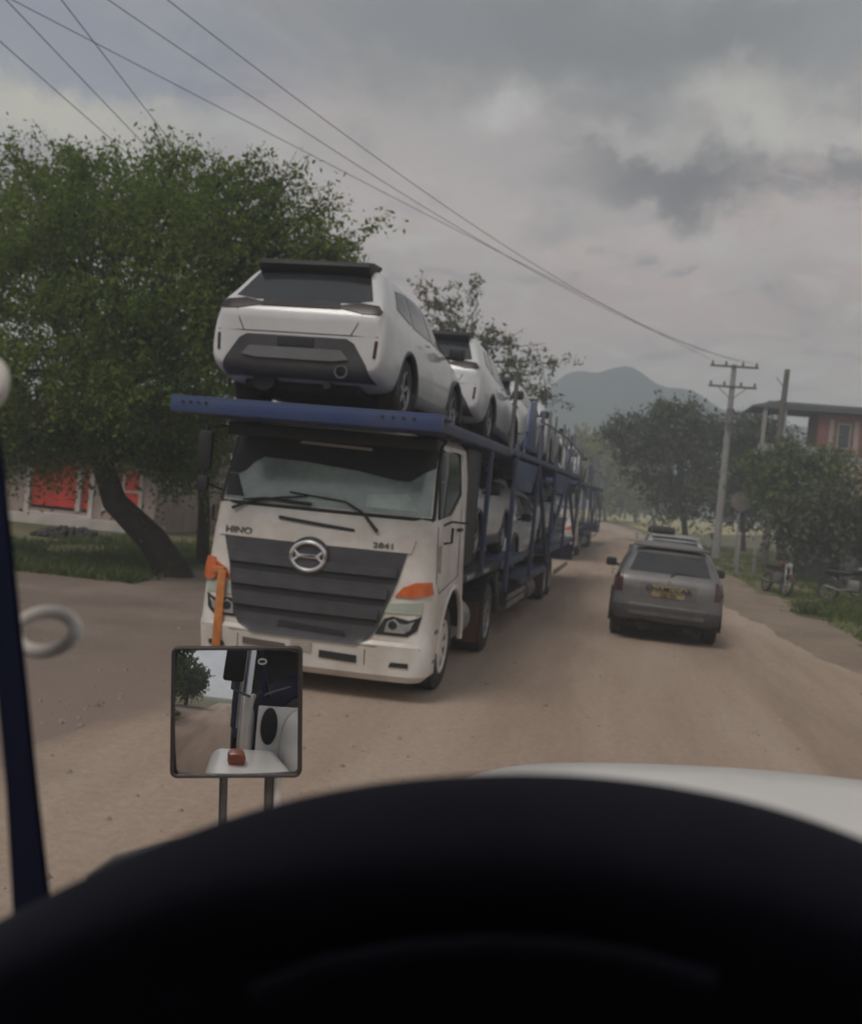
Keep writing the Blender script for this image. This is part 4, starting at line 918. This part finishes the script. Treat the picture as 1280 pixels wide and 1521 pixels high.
    for s in (-1, 1):
        MB().lathe([(-.02, .20), (0, .27), (.95, .27), (.97, .20)], 'Y', 22, (s * .88, 2.2, .62)).build('fuel_tank', M_alloy, o)
        MB().lathe([(-.02, .10), (0, .14), (.5, .14), (.52, .1)], 'Y', 16, (s * 1.0, 1.95 + .02, 1.02)).build('air_tank', M_chrome, o)
        mb = MB(); P = [(4.35 + math.cos(t) * .60, .5 + math.sin(t) * .60) for t in [math.pi * k / 12 for k in range(0, 13)]]
        for a, b in zip(P[:-1], P[1:]): mb.prism([a, b, (b[0], b[1] + .02), (a[0], a[1] + .02)], 'X', min(s * .72, s * 1.2), max(s * .72, s * 1.2))
        mb.build('rear_mudguard', M_black, o)
        MB().box(min(s * .76, s * 1.18), max(s * .76, s * 1.18), 3.62, 3.635, .22, .78).build('mudflap', M_rust, o)
        wheel(o, (s * 1.03, 1.22, .50), .50, .30, M_dustywhite if s > 0 else M_alloy, 8, side=s)
        wheel(o, (s * .98, 4.35, .50), .50, .42, M_alloy, 8, side=s)
    # over-cab deck with the blue header beam
    BX = -.02
    hb = MB(); hb.box(BX - 1.33, BX + 1.33, -.62, -.48, 2.86, 3.02, .012); hb.box(BX - 1.33, BX + 1.33, -.62, .0, 3.0, 3.03, .008)
    hb.build('header_beam', M_blue, o)
    for xx in (-1.2, -1.12, -1.04, -.96, .78, .88, .98, 1.08):
        MB().lathe([(-.006, .016), (.006, .016)], 'Y', 10, (BX + xx, -.622, 2.965)).build('bolt_hole', M_black, o)
    mb = MB()
    for s in (-1, 1): mb.box(s * 1.02 - .22, s * 1.02 + .22, 0, 4.9, 2.94, 2.985, .01)
    for s in (-1, 1): mb.box(s * 1.22 - .04, s * 1.22 + .04, -.48, 4.9, 2.88, 3.0, .01)
    for k in range(9): mb.box(-1.2, 1.2, .1 + k * .56, .18 + k * .56, 2.86, 2.94, .008)
    mb.build('over_cab_deck', M_bluedk, o)
    for s in (-1, 1):
        MB().box(s * 1.24 - .03, s * 1.24 + .03, 3.03, 3.09, 1.25, 2.86, .01).build('deck_post', M_bluedk, o)
    MB().tube([(1.27, 4.62, 2.9), (1.27, 4.6, 4.1)], .03, 8).build('loading_post', M_steel, o)
    return o
TH = R(-2.3); TO = Vector((-3.04, 10.3, .012))
def place_local(o, lx, ly, lz, rz=0.0, base=TO, tilt=0.0):
    m = Matrix.Rotation(TH, 3, 'Z'); o.location = base + m @ Vector((lx, ly, lz)); o.rotation_euler = Euler((tilt, 0, TH + rz))
truck = make_truck('white truck cab facing the camera with dark grille and blue beam above'); place_local(truck, 0, 0, 0); truck.scale = (1.07, 1, 1)

# trailer: local origin at the truck's front so both share one frame
def make_trailer(label):
    o = empty('car_trailer', (0, 0, 0), label=label, cat='trailer')
    mb = MB()
    for s in (-1, 1): mb.box(s * 1.2 - .04, s * 1.2 + .04, 7.9, 12.1, .70, .84, .01).box(s * .9 - .28, s * .9 + .28, 7.9, 12.1, .78, .82, .005).box(s * 1.2 - .04, s * 1.2 + .04, 12.1, 19.6, 1.06, 1.2, .01).box(s * 1.2 - .04, s * 1.2 + .04, 5.1, 7.9, 1.16, 1.29, .01).box(s * .9 - .28, s * .9 + .28, 5.1, 7.9, 1.24, 1.28, .005).box(s * .9 - .28, s * .9 + .28, 12.1, 19.6, 1.14, 1.18, .005)
    for k in range(24): dz = .36 if 4 < k < 11 else (-.1 if k <= 4 else 0); mb.box(-1.15, 1.15, 5.2 + k * .62, 5.28 + k * .62, 1.04 - dz, 1.13 - dz)
    mb.build('lower_deck', M_bluedk, o)
    mb = MB()
    for s in (-1, 1):
        mb.box(s * 1.25 - .05, s * 1.25 + .05, 5.0, 20.0, 2.91, 3.0, .01)
        mb.box(s * .95 - .24, s * .95 + .24, 5.0, 20.0, 2.96, 3.0, .005)
    for k in range(24): mb.box(-1.2, 1.2, 5.2 + k * .63, 5.28 + k * .63, 2.86, 2.94)
    mb.build('upper_deck', M_bluedk, o)
    for s in (-1, 1):
        for y_ in (5.4, 8.6, 11.9, 15.4, 19.3):
            p = MB().box(s * 1.27 - .035, s * 1.27 + .035, y_ - .05, y_ + .05, .8, 3.9 if y_ in (8.6, 15.4) else 3.1, .01).build('post', M_bluedk, o)
        # big blue side plate above the lower deck
        MB().prism([(5.2, 2.86), (5.9, 2.40), (7.8, 2.36), (8.5, 2.86)], 'X', s * 1.24 - .03, s * 1.24 + .03, .005).build('side_plate', M_blue, o)
        MB().prism([(6.2, 3.08), (6.5, 3.85), (7.2, 3.95), (7.5, 3.08)], 'X', s * 1.27 - .03, s * 1.27 + .03, .005).build('lift_plate', M_blue, o)
        MB().prism([(12.2, 2.86), (12.6, 2.42), (14.9, 2.42), (15.3, 2.86)], 'X', s * 1.24 - .03, s * 1.24 + .03, .005).build('side_plate', M_blue, o)
        for a, b in (((8.8, 2.8), (11.7, .9)), ((12.1, 1.3), (15.2, 2.8)), ((15.6, 2.8), (19.1, 1.3))):
            MB().tube([(s * 1.27, *a), (s * 1.27, *b)], .045, 6).build('diagonal_brace', M_bluedk, o)
        MB().tube([(s * 1.28, 5.3, 3.25), (s * 1.28, 9, 3.7), (s * 1.28, 14, 3.75), (s * 1.28, 19.6, 3.6)], .022, 6).build('hand_rail', M_steel, o)
        for y_ in (9.8, 11.0, 13.0, 14.2, 16.4, 17.6, 18.8): MB().tube([(s * 1.28, y_, 3.05), (s * 1.28, y_, 4.0)], .028, 6).build('rail_post', M_alloy, o)
        MB().box(s * 1.2 - .02, s * 1.2 + .02, 6.4, 8.6, .42, .52, .008).box(s * 1.2 - .02, s * 1.2 + .02, 6.4, 8.6, .56, .64, .008).build('side_guard', M_alloy, o)
        MB().tube([(s * .9, 6.8, 1.0), (s * .95, 7.0, .35), (s * 1.02, 7.4, .30)], .05, 6).build('landing_leg', M_steel, o)
        for y_ in (12.6, 13.75):
            wheel(o, (s * .98, y_, .46), .46, .42, M_alloy, 8, side=s)
        MB().box(min(s * .72, s * 1.22), max(s * .72, s * 1.22), 11.85, 11.87, .2, .85).build('mudflap', M_rust, o)
        MB().box(s * 1.22 - .02, s * 1.22 + .02, 14.5, 18.2, .45, .56, .008).build('side_guard', M_alloy, o)
        MB().lathe([(0, .2), (.02, .24), (1.1, .24), (1.12, .2)], 'Y', 18, (s * .95, 9.6, .44)).build('storage_drum', M_steel, o)
    mb = MB(); mb.box(-.5, -.38, 5.2, 19.6, .52, .69, .01).box(.38, .5, 5.2, 19.6, .52, .69, .01).box(-.5, -.38, 11.4, 19.6, .692, 1.0, .01).box(.38, .5, 11.4, 19.6, .692, 1.0, .01).tube([(-.9, 12.6, .46), (.9, 12.6, .46)], .07, 8).tube([(-.9, 13.75, .46), (.9, 13.75, .46)], .07, 8)
    mb.build('chassis', M_steel, o)
    MB().box(-1.25, 1.25, 19.6, 19.75, .55, 1.0, .01).build('rear_bar', M_bluedk, o)
    for s in (-1, 1): MB().box(s * 1.0 - .1, s * 1.0 + .1, 19.75, 19.78, .62, .72, .005).build('tail_lamp', M_red, o)
    return o
trailer = make_trailer('long blue two deck car trailer behind the white cab'); place_local(trailer, .08, 0, 0)

GU = 'white cars on the upper deck'; GL = 'white cars on the lower deck'
car = make_suv('white', 'white SUV on the top deck right above the cab, its tail to the camera', 'car', GU); car.name = 'carried_car'
place_local(car, -.21, 1.85, 2.985, 0, tilt=0); car.scale = (1.02, 1, .965)
def add_car(lx, ly, lz, rz, label, group, tilt=0, base=TO):
    c_ = copy_tree(car); c_.name = 'carried_car'; c_['label'] = label; c_['group'] = group
    place_local(c_, lx, ly, lz, rz, base, tilt); return c_
PI = math.pi
add_car(-.03, 6.5, 3.0, 0, 'second white car from the front on the upper deck of the near trailer', GU, R(-2))
add_car(-.03, 11.05, 3.0, 0, 'third white car from the front on the upper deck of the near trailer', GU, R(2))
add_car(-.03, 15.6, 3.0, 0, 'fourth and rearmost white car on the upper deck of the near trailer', GU)
add_car(.12, 5.45, 1.29, PI, 'front white car on the lower deck, its side showing beside the blue braces', GL)
add_car(.08, 10.1, .82, PI, 'middle white car on the lower deck, sunk in the well before the trailer wheels', GL)
add_car(.05, 14.9, 1.2, PI, 'rear white car on the lower deck of the near trailer', GL)
# second carrier of the convoy
TO2 = TO + Matrix.Rotation(TH, 3, 'Z') @ Vector((-.55, 27.5, 0))
truck2 = copy_tree(truck); truck2['label'] = 'second carrier truck of the convoy, a white sliver behind the first trailer'; place_local(truck2, 0, 0, 0, 0, TO2)
for t in (truck, truck2): t['group'] = 'carrier trucks of the convoy'
trailer2 = copy_tree(trailer); trailer2['label'] = 'trailer of the second carrier, mostly hidden behind the first'; place_local(trailer2, 0, 0, 0, 0, TO2)
for t in (trailer, trailer2): t['group'] = 'car trailers of the convoy'
add_car(-.2, 2.05, 2.985, 0, 'white car above the cab of the second carrier truck', GU, 0, TO2)
add_car(0, 7.0, 3.0, PI, 'white car on the upper deck of the second, farther trailer', GU, 0, TO2)

# ------------------------------------------------------------------ motorcycles
def motorcycle(loc, rz, label, tank, sc=1.0):
    o = empty('motorcycle', loc, rz, label=label, cat='motorcycle', group='motorcycles parked on the right verge')
    for y_ in (-.62, .66):
        mb = MB(); mb.loop([(0, y_ + math.cos(t) * .27, .31 + math.sin(t) * .27) for t in [k * 2 * PI / 28 for k in range(28)]], .05, 8)
        w = mb.build('wheel', M_rubber, o)
        mb = MB(); mb.lathe([(-.05, .04), (.05, .04)], 'X', 12, (0, y_, .31)); mb.loop([(0, y_ + math.cos(t) * .225, .31 + math.sin(t) * .225) for t in [k * 2 * PI / 24 for k in range(24)]], .012, 5)
        for k in range(8): t = k * PI / 4; mb.tube([(0, y_, .31), (0, y_ + math.cos(t) * .23, .31 + math.sin(t) * .23)], .006, 4)
        mb.build('rim', M_alloy, w)
        mb = MB(); mb.tube([(0, y_ + math.cos(t) * .35, .31 + math.sin(t) * .35) for t in [math.pi * (.15 + .7 * k / 8) for k in range(9)]], .035, 6); mb.build('fender', tank, o)
    mb = MB(); mb.tube([(0, .45, .95), (0, .25, .45), (0, -.15, .40), (0, -.30, .75), (0, .42, .90)], .022, 6).tube([(0, -.2, .42), (.06, -.62, .31)], .02, 6).tube([(0, -.3, .75), (0, -.75, .78)], .02, 6); mb.build('frame', M_black, o)
    mb = MB()
    for s in (-1, 1): mb.tube([(s * .08, .66, .31), (s * .08, .46, .96)], .02, 6)
    mb.build('fork', M_chrome, o)
    mb = MB(); mb.box(-.13, .13, -.12, .22, .32, .66, .05); mb.build('engine', M_steel, o)
    mb = MB(); mb.tube([(.12, .1, .40), (.13, -.3, .32), (.14, -.7, .40)], [.025, .035, .045], 8); mb.build('exhaust', M_steel, o)
    mb = MB(); mb.tube([(0, .40, .93), (0, .22, .95), (0, .02, .90), (0, -.08, .86)], [.05, .13, .13, .07], 12); mb.build('fuel_tank', tank, o)
    mb = MB(); mb.box(-.12, .12, -.78, -.02, .80, .88, .04); mb.build('seat', M_black, o)
    mb = MB(); mb.tube([(-.36, .30, 1.06), (-.2, .42, 1.04), (0, .44, 1.0), (.2, .42, 1.04), (.36, .30, 1.06)], .016, 6).tube([(-.25, .4, 1.05), (-.30, .42, 1.2)], .008, 5).tube([(.25, .4, 1.05), (.30, .42, 1.2)], .008, 5).box(-.36, -.25, .41, .43, 1.18, 1.25, .008).box(.25, .36, .41, .43, 1.18, 1.25, .008); mb.build('handlebar', M_black, o)
    mb = MB(); mb.lathe([(-.06, .04), (0, .09), (.05, .085), (.06, .001)], 'Y', 14, (0, .52, .92)); mb.build('headlight', M_lamp, o)
    mb = MB(); mb.box(-.05, .05, -.86, -.80, .74, .80, .01); mb.build('tail_light', M_red, o)
    mb = MB(); mb.tube([(-.08, 0, .32), (-.24, .04, .02)], .012, 5); mb.build('kickstand', M_steel, o)
    o.rotation_euler = (0, R(-8), rz); o.scale = (sc,) * 3
    return o
M_dkred = mat('dark_red_paint', (.09, .02, .02), .35, 0, .2, 4, coat=.4); M_bkpaint = mat('black_paint', (.02, .02, .022), .3, 0, .2, 4, coat=.4)
b1 = at(1150, 882, z=0); motorcycle(tuple(b1), R(198), 'dark red motorcycle parked alone on the grass under the wooden pole', M_dkred)
b2 = at(1262, 897, z=0); motorcycle(tuple(b2), R(245), 'black motorcycle parked half cut by the right edge of the photo', M_bkpaint, 1.05)
b3 = at(1285, 893, z=0); motorcycle((b3.x + .5, b3.y + .8, 0), R(232), 'black motorcycle standing behind another at the right edge', M_bkpaint)
b4 = at(1172, 838, z=0); motorcycle((b4.x, b4.y, 0), R(160), 'dark motorcycle in the shade of the trees farther back', M_bkpaint, 1.1)
# dark shed in the shade right
sd = at(1200, 850, z=0)
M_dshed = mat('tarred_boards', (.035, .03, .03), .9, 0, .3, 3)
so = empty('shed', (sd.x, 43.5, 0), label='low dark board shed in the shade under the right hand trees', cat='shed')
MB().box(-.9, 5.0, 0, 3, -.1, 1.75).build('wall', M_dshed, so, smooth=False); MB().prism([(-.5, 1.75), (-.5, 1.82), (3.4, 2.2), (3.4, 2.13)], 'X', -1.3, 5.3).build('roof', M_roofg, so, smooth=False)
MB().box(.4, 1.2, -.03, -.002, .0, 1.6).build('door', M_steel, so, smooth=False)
# scrub near the road edge, right
for i, (px, py, s_, lab) in enumerate(((1200, 912, .5, 'small scrubby weed clump on the dirt by the right roadside'), (1228, 905, .35, 'smaller weed clump right of another on the roadside dirt'))):
    q = at(px, py, z=0); o = empty('weed_clump', q, label=lab, cat='weed', group='weed clumps on the roadside')
    rs = np.random.RandomState(50 + i); mb = MB()
    for k in range(26):
        a = rs.rand() * 6.28; r_ = s_ * rs.rand() * .8; mb.tube([(0.1 * math.cos(a), .1 * math.sin(a), 0), (r_ * math.cos(a), r_ * math.sin(a), s_ * .5 * rs.rand() + .1)], [.008, .004], 3)
    mb.build('stems', M_bark, o)
    P = rs.normal(size=(700, 3)) * np.array([s_ * .45, s_ * .3, s_ * .22]) + np.array([0, 0, s_ * .25]); P[:, 2] = np.abs(P[:, 2]); leaves_mesh('foliage', P, .045, L_mid, o, rs)
# heap of dark earth/planks at the shop
hp = at(110, 800, z=0)
o = empty('rubble_heap', hp, label='low dark heap on the grass in front of the red shop', cat='heap')
mb = MB(); rs = np.random.RandomState(9)
for k in range(90):
    a = rs.rand() * 6.28; r_ = rs.rand() ** .5; x, y, z = math.cos(a) * r_ * 1.3, math.sin(a) * r_ * .6, (1 - r_) * .28; s_ = .05 + .10 * rs.rand()
    mb.box(-s_, s_, -s_ * .7, s_ * .7, -s_ * .5, s_ * .5, .02, 1, Matrix.Translation((x, y, z)) @ Euler(tuple(rs.rand(3) * 3)).to_matrix().to_4x4())
mb.build('stones', mat('dark_rubble', (.06, .055, .05), .9, 0, .4, 3), o)

# ------------------------------------------------------------------ the vehicle the photo is taken from
own = empty('own_truck', (0, 0, 0), label='vehicle the photo is taken from: black dashboard, navy pillar, white bonnet and square mirror', cat='truck')
# dashboard cowl: an arch at Y = .55-.80, falling away towards the driver
arch_px = [(-560, 1760), (-420, 1640), (-200, 1480), (-60, 1402), (0, 1370), (80, 1327), (170, 1285), (260, 1245), (350, 1213), (440, 1187), (540, 1169), (640, 1159), (740, 1155), (840, 1157), (930, 1165), (1020, 1178), (1110, 1196), (1200, 1221), (1290, 1254), (1400, 1300), (1560, 1390), (1750, 1560)]
bm = bmesh.new(); rows = []
ctr = at(720, 1700, Y=.62)
for (yy, sc_, dz) in ((.86, .90, -.035), (.80, .955, -.018), (.72, .985, -.006), (.64, .998, 0), (.58, 1.0, 0), (.53, .992, -.004), (.50, .975, -.012), (.485, .95, -.02), (.485, .90, -.035), (.50, .82, -.05), (.52, .60, -.09), (.53, .35, -.12)):
    row = []
    for px, py in arch_px:
        p = at(px, py, Y=.60); slope = 1 + max(0, yy / .60 - 1) * 1.25; q = Vector((ctr.x + (p.x - ctr.x) * sc_, yy, 2.358 + (ctr.z + (p.z - ctr.z) * sc_ + dz * .6 - 2.35) * slope)); q.x = max(q.x, -.492); row.append(bm.verts.new(q))
    rows.append(row)
for a, b in zip(rows[:-1], rows[1:]):
    for i in range(len(a) - 1): bm.faces.new((a[i], a[i + 1], b[i + 1], b[i]))
bmesh.ops.recalc_face_normals(bm, faces=bm.faces); me = bpy.data.meshes.new('dashboard'); bm.to_mesh(me); bm.free()
me = apply_mods(me, [('SUBSURF', dict(levels=2, render_levels=2)), ('SOLIDIFY', dict(thickness=.006))])
dash = link_mesh('dashboard', me, M_cowl, own, True)
MB().box(-.46, 1.75, .50, .88, 1.50, 1.74, .03).build('dashboard_base', M_cowl, own)
# binnacle ring visible faintly on the dark face
P = [at(px, py, Y=.47) for px, py in ((380, 1480), (480, 1440), (600, 1417), (720, 1408), (840, 1414), (950, 1432), (1060, 1464))]
MB().tube([tuple(p) for p in P], .006, 8).build('gauge_hood_rib', M_cowl, own)
# wiper lying at the foot of the windscreen
P = [at(130, 1306, Y=.92), at(175, 1283, Y=.93), at(260, 1256, Y=.94), at(420, 1215, Y=.95)]
MB().tube([tuple(p) for p in P], [.004, .009, .007, .004], 8).build('wiper', M_steel, own)
# navy pillar
P = [(at(-14, 560, Y=.75), at(-75, 560, Y=.75)), (at(8, 700, Y=.75), at(-50, 700, Y=.75)), (at(24, 850, Y=.75), at(-28, 850, Y=.75)), (at(40, 1000, Y=.75), at(-6, 1020, Y=.75)), (at(56, 1160, Y=.75), at(8, 1170, Y=.75)), (at(74, 1320, Y=.75), at(18, 1345, Y=.75)), (at(88, 1440, Y=.75), at(26, 1460, Y=.75))]
bm = bmesh.new(); rr = []
for a, b in P: rr.append([bm.verts.new(a), bm.verts.new(b), bm.verts.new(b + (b - CAMC).normalized() * .05 + Vector((.003, 0, 0))), bm.verts.new(a + (a - CAMC).normalized() * .05 - Vector((.003, 0, 0)))])
for a, b in zip(rr[:-1], rr[1:]):
    for k in range(4): bm.faces.new((a[k], a[(k + 1) % 4], b[(k + 1) % 4], b[k]))
bm.faces.new(rr[0]); bm.faces.new(rr[-1]); bmesh.ops.recalc_face_normals(bm, faces=bm.faces); bmesh.ops.bevel(bm, geom=[e for e in bm.edges if len(e.link_faces) == 2 and e.calc_face_angle() > .6], offset=.004, segments=2, affect='EDGES')
me = bpy.data.meshes.new('pillar'); bm.to_mesh(me); bm.free(); link_mesh('windscreen_pillar', me, M_pillar, own, True, angle=40)
# white plastic loops fixed to the outside of the pillar
M_loop = mat('white_plastic', (.78, .72, .67), .5, 0, .12, 8)
for (cx_, cy_, rx_, ry_) in ((68, 939, 44, 29), (-30, 570, 34, 36)):
    P = []
    for k in range(28):
        t = k * 2 * PI / 28; P.append(at(cx_ + rx_ * math.cos(t), cy_ - ry_ * math.sin(t) - 4 * math.cos(t), Y=.86 + .006 * math.sin(t)))
    MB().loop([tuple(p) for p in P], .0068, 10).build('pillar_loop', M_loop, own)
# bonnet
def bonnet():
    bm = bmesh.new(); rows = []
    prof = [(-.34, 1.20), (-.34, 1.50), (-.335, 1.66), (-.31, 1.75), (-.26, 1.81), (-.16, 1.85), (-.04, 1.872), (.25, 1.905), (.6, 1.915), (1.0, 1.90), (1.4, 1.86), (1.55, 1.80), (1.62, 1.65), (1.62, 1.2)]
    for y_, sc_, dz in ((.92, 1.0, .035), (1.2, 1.0, .03), (1.5, 1.0, .018), (1.75, .995, .006), (1.92, .985, -.004), (1.98, .975, -.02), (2.02, .955, -.07), (2.04, .94, -.2), (2.05, .94, -.5)):
        rows.append([bm.verts.new((.7 + (x - .7) * sc_, y_, max(z + dz - .012, 1.1) if z > 1.55 else z)) for x, z in prof])
    for a, b in zip(rows[:-1], rows[1:]):
        for i in range(len(a) - 1): bm.faces.new((a[i], a[i + 1], b[i + 1], b[i]))
    bmesh.ops.recalc_face_normals(bm, faces=bm.faces); me = bpy.data.meshes.new('bonnet'); bm.to_mesh(me); bm.free()
    return apply_mods(me, [('SUBSURF', dict(levels=2, render_levels=2)), ('SOLIDIFY', dict(thickness=.01))])
link_mesh('bonnet', bonnet(), M_white, own, True)
MB().box(-.80, -.36, .95, 2.02, 1.05, 1.57, .08, 4).build('fender', M_white, own)
q = MB().box(-.69, -.60, 1.22, 1.34, 1.56, 1.63, .025).build('fender_lamp', mat('dull_marker_lens', (.30, .09, .05), .4, 0, .2, 20), own)
# cab shell around the driver: floor, roof, back and right wall, front wall below the windscreen
mb = MB(); mb.box(-.50, 1.92, .895, .93, .9, 1.86, .01); mb.build('front_wall', M_white, own)
MB().lathe([(.931, .001), (.934, .055), (.945, .06), (.945, .001)], 'Y', 24, (-.42, 0, 0)).build('round_vent', M_black, own).matrix_world = Matrix.Translation((0, 0, 1.72)) @ Matrix.Diagonal((1, 1, 2.2, 1))
mb = MB(); mb.box(-.52, 1.94, -1.62, .50, 2.96, 3.02, .02); mb.build('roof', M_white, own)
mb = MB(); mb.box(-.50, 1.92, -1.66, -1.60, .9, 2.96, .01); mb.build('back_wall', mat('grey_headliner', (.30, .30, .32), .9), own)
mb = MB(); mb.box(1.90, 1.95, -1.6, .52, .9, 2.0, .01); mb.box(1.90, 1.95, -1.6, -.9, 2.0, 2.96, .01); mb.build('right_door', M_white, own)
mb = MB(); mb.box(-.50, 1.92, -1.6, .89, .88, .93, .01); mb.build('floor', M_cowl, own)
# cab side seen in the mirror
mb = MB(); mb.box(-.52, -.47, -1.6, .52, .9, 1.95, .02); mb.box(-.52, -.47, -1.6, -1.45, 1.95, 2.95, .02).box(-.52, -.47, -1.6, .1, 2.9, 3.0, .02); mb.build('door', M_white, own)
mb = MB(); mb.box(-.50, -.49, -1.45, .30, 1.95, 2.9); mb.build('door_window', M_glass, own)
mb = MB(); mb.box(-.515, -.50, .10, .42, 1.35, 1.75, .005); mb.build('side_vent', M_black, own)
mb = MB(); mb.box(-.80, -.60, .40, .46, 2.05, 2.62, .025); sm_ = mb.build('side_mirror', M_black, own)
MB().tube([(-.51, .40, 2.75), (-.70, .43, 2.72), (-.70, .43, 1.98), (-.51, .42, 1.92)], .014, 8).build('mirror_arm', M_steel, sm_)
mb = MB(); mb.box(-.60, 2.0, -12.0, -1.95, 1.05, 1.25, .01)
for k in range(7): mb.box(-.62, -.54, -2.1 - k * 1.6, -2.0 - k * 1.6, 1.25, 3.7, .01).box(1.92, 2.0, -2.1 - k * 1.6, -2.0 - k * 1.6, 1.25, 3.7, .01)
mb.box(-.62, -.54, -12, -1.98, 3.6, 3.75, .01).box(1.92, 2.0, -12, -1.98, 3.6, 3.75, .01); mb.build('load_frame', M_bluedk, own)
mb = MB(); mb.box(-.52, 1.9, -11.8, -2.05, 1.27, 3.3, .04); mb.build('tarpaulin_load', M_white, own)
for y_ in (-3.4, -4.6, -10.6): wheel(own, (-.45, y_, .5), .5, .3, M_alloy, 8, side=-1)
# square mirror on two posts
M_mirror = bpy.data.materials.new('mirror_silver'); M_mirror.use_nodes = True; _b = M_mirror.node_tree.nodes['Principled BSDF']; _b.inputs['Base Color'].default_value = (.88, .88, .9, 1); _b.inputs['Metallic'].default_value = 1; _b.inputs['Roughness'].default_value = .02
mc = at(351, 1057.5, Y=1.9); toC = (CAMC - mc).normalized(); want = Vector((.03, -1, -.07)).normalized(); nrm = (toC + want).normalized()
half_w = 91 / FPX * (mc - CAMC).length * 1.02; 
frm = empty('square_mirror', mc); frm.parent = own
zc = nrm; upc = (CAMR @ Vector((0, 1, 0))); xc = upc.cross(zc).normalized(); yc = zc.cross(xc).normalized()
frm.rotation_euler = Matrix((xc, yc, zc)).transposed().to_euler()
hw, hh = half_w, half_w * 1.0
def rrect(w, h, r, n=5):
    out = []
    for sx, sy, a0 in ((1, 1, 0), (-1, 1, 90), (-1, -1, 180), (1, -1, 270)):
        for k in range(n): t = R(a0 + 90 * k / (n - 1)); out.append((sx * (w - r) + r * math.cos(t), sy * (h - r) + r * math.sin(t)))
    return out
mb = MB(); mb.prism(rrect(hw, hh, .010), 'Z', -.022, -.009, .002); mb.loop([(x, y, 0) for x, y in rrect(hw - .003, hh - .003, .010)], .0042, 8)
mf = mb.build('mirror_shell', mat('brown_black_frame', (.045, .036, .034), .5, 0, .2, 9), frm)
bm = bmesh.new(); Rc = .95; n_ = 24; g_ = []
for j in range(n_ + 1):
    row = []
    for i in range(n_ + 1):
        x = (i / n_ * 2 - 1) * (hw - .006); y = (j / n_ * 2 - 1) * (hh - .006); row.append(bm.verts.new((x, y, -.0080 + (math.sqrt(Rc * Rc - x * x - y * y) - Rc) + .0155)))
    g_.append(row)
for a, b in zip(g_[:-1], g_[1:]):
    for i in range(n_): bm.faces.new((a[i], a[i + 1], b[i + 1], b[i]))
me = bpy.data.meshes.new('mirror_glass'); bm.to_mesh(me); bm.free(); link_mesh('mirror_glass', me, M_mirror, frm, True)
for (px_, r_, m_) in ((331, .0085, M_steel), (399, .010, M_darkpole), (412, .0085, M_loop)):
    a = at(px_, 1148, Y=1.93); b = at(px_ - 3, 1290, Y=1.95); b = a + (b - a) * (a.z - 1.40) / (a.z - b.z)
    MB().tube([tuple(a + Vector((0, 0, .03))), tuple(b)], r_, 10).build('mirror_post', m_, own)

# ------------------------------------------------------------------ haze: closed box of even air
hm = bpy.data.materials.new('haze_air'); hm.use_nodes = True; t = hm.node_tree
for x in list(t.nodes): t.nodes.remove(x)
out = t.nodes.new('ShaderNodeOutputMaterial'); pv = t.nodes.new('ShaderNodeVolumePrincipled'); t.links.new(pv.outputs[0], out.inputs['Volume'])
pv.inputs['Color'].default_value = (.85, .94, 1.0, 1); pv.inputs['Density'].default_value = 0.0034; pv.inputs['Anisotropy'].default_value = 0.1
MB().box(-700, 700, -300, 700, -3, 56).build('haze', hm, None, smooth=False)['kind'] = 'stuff'
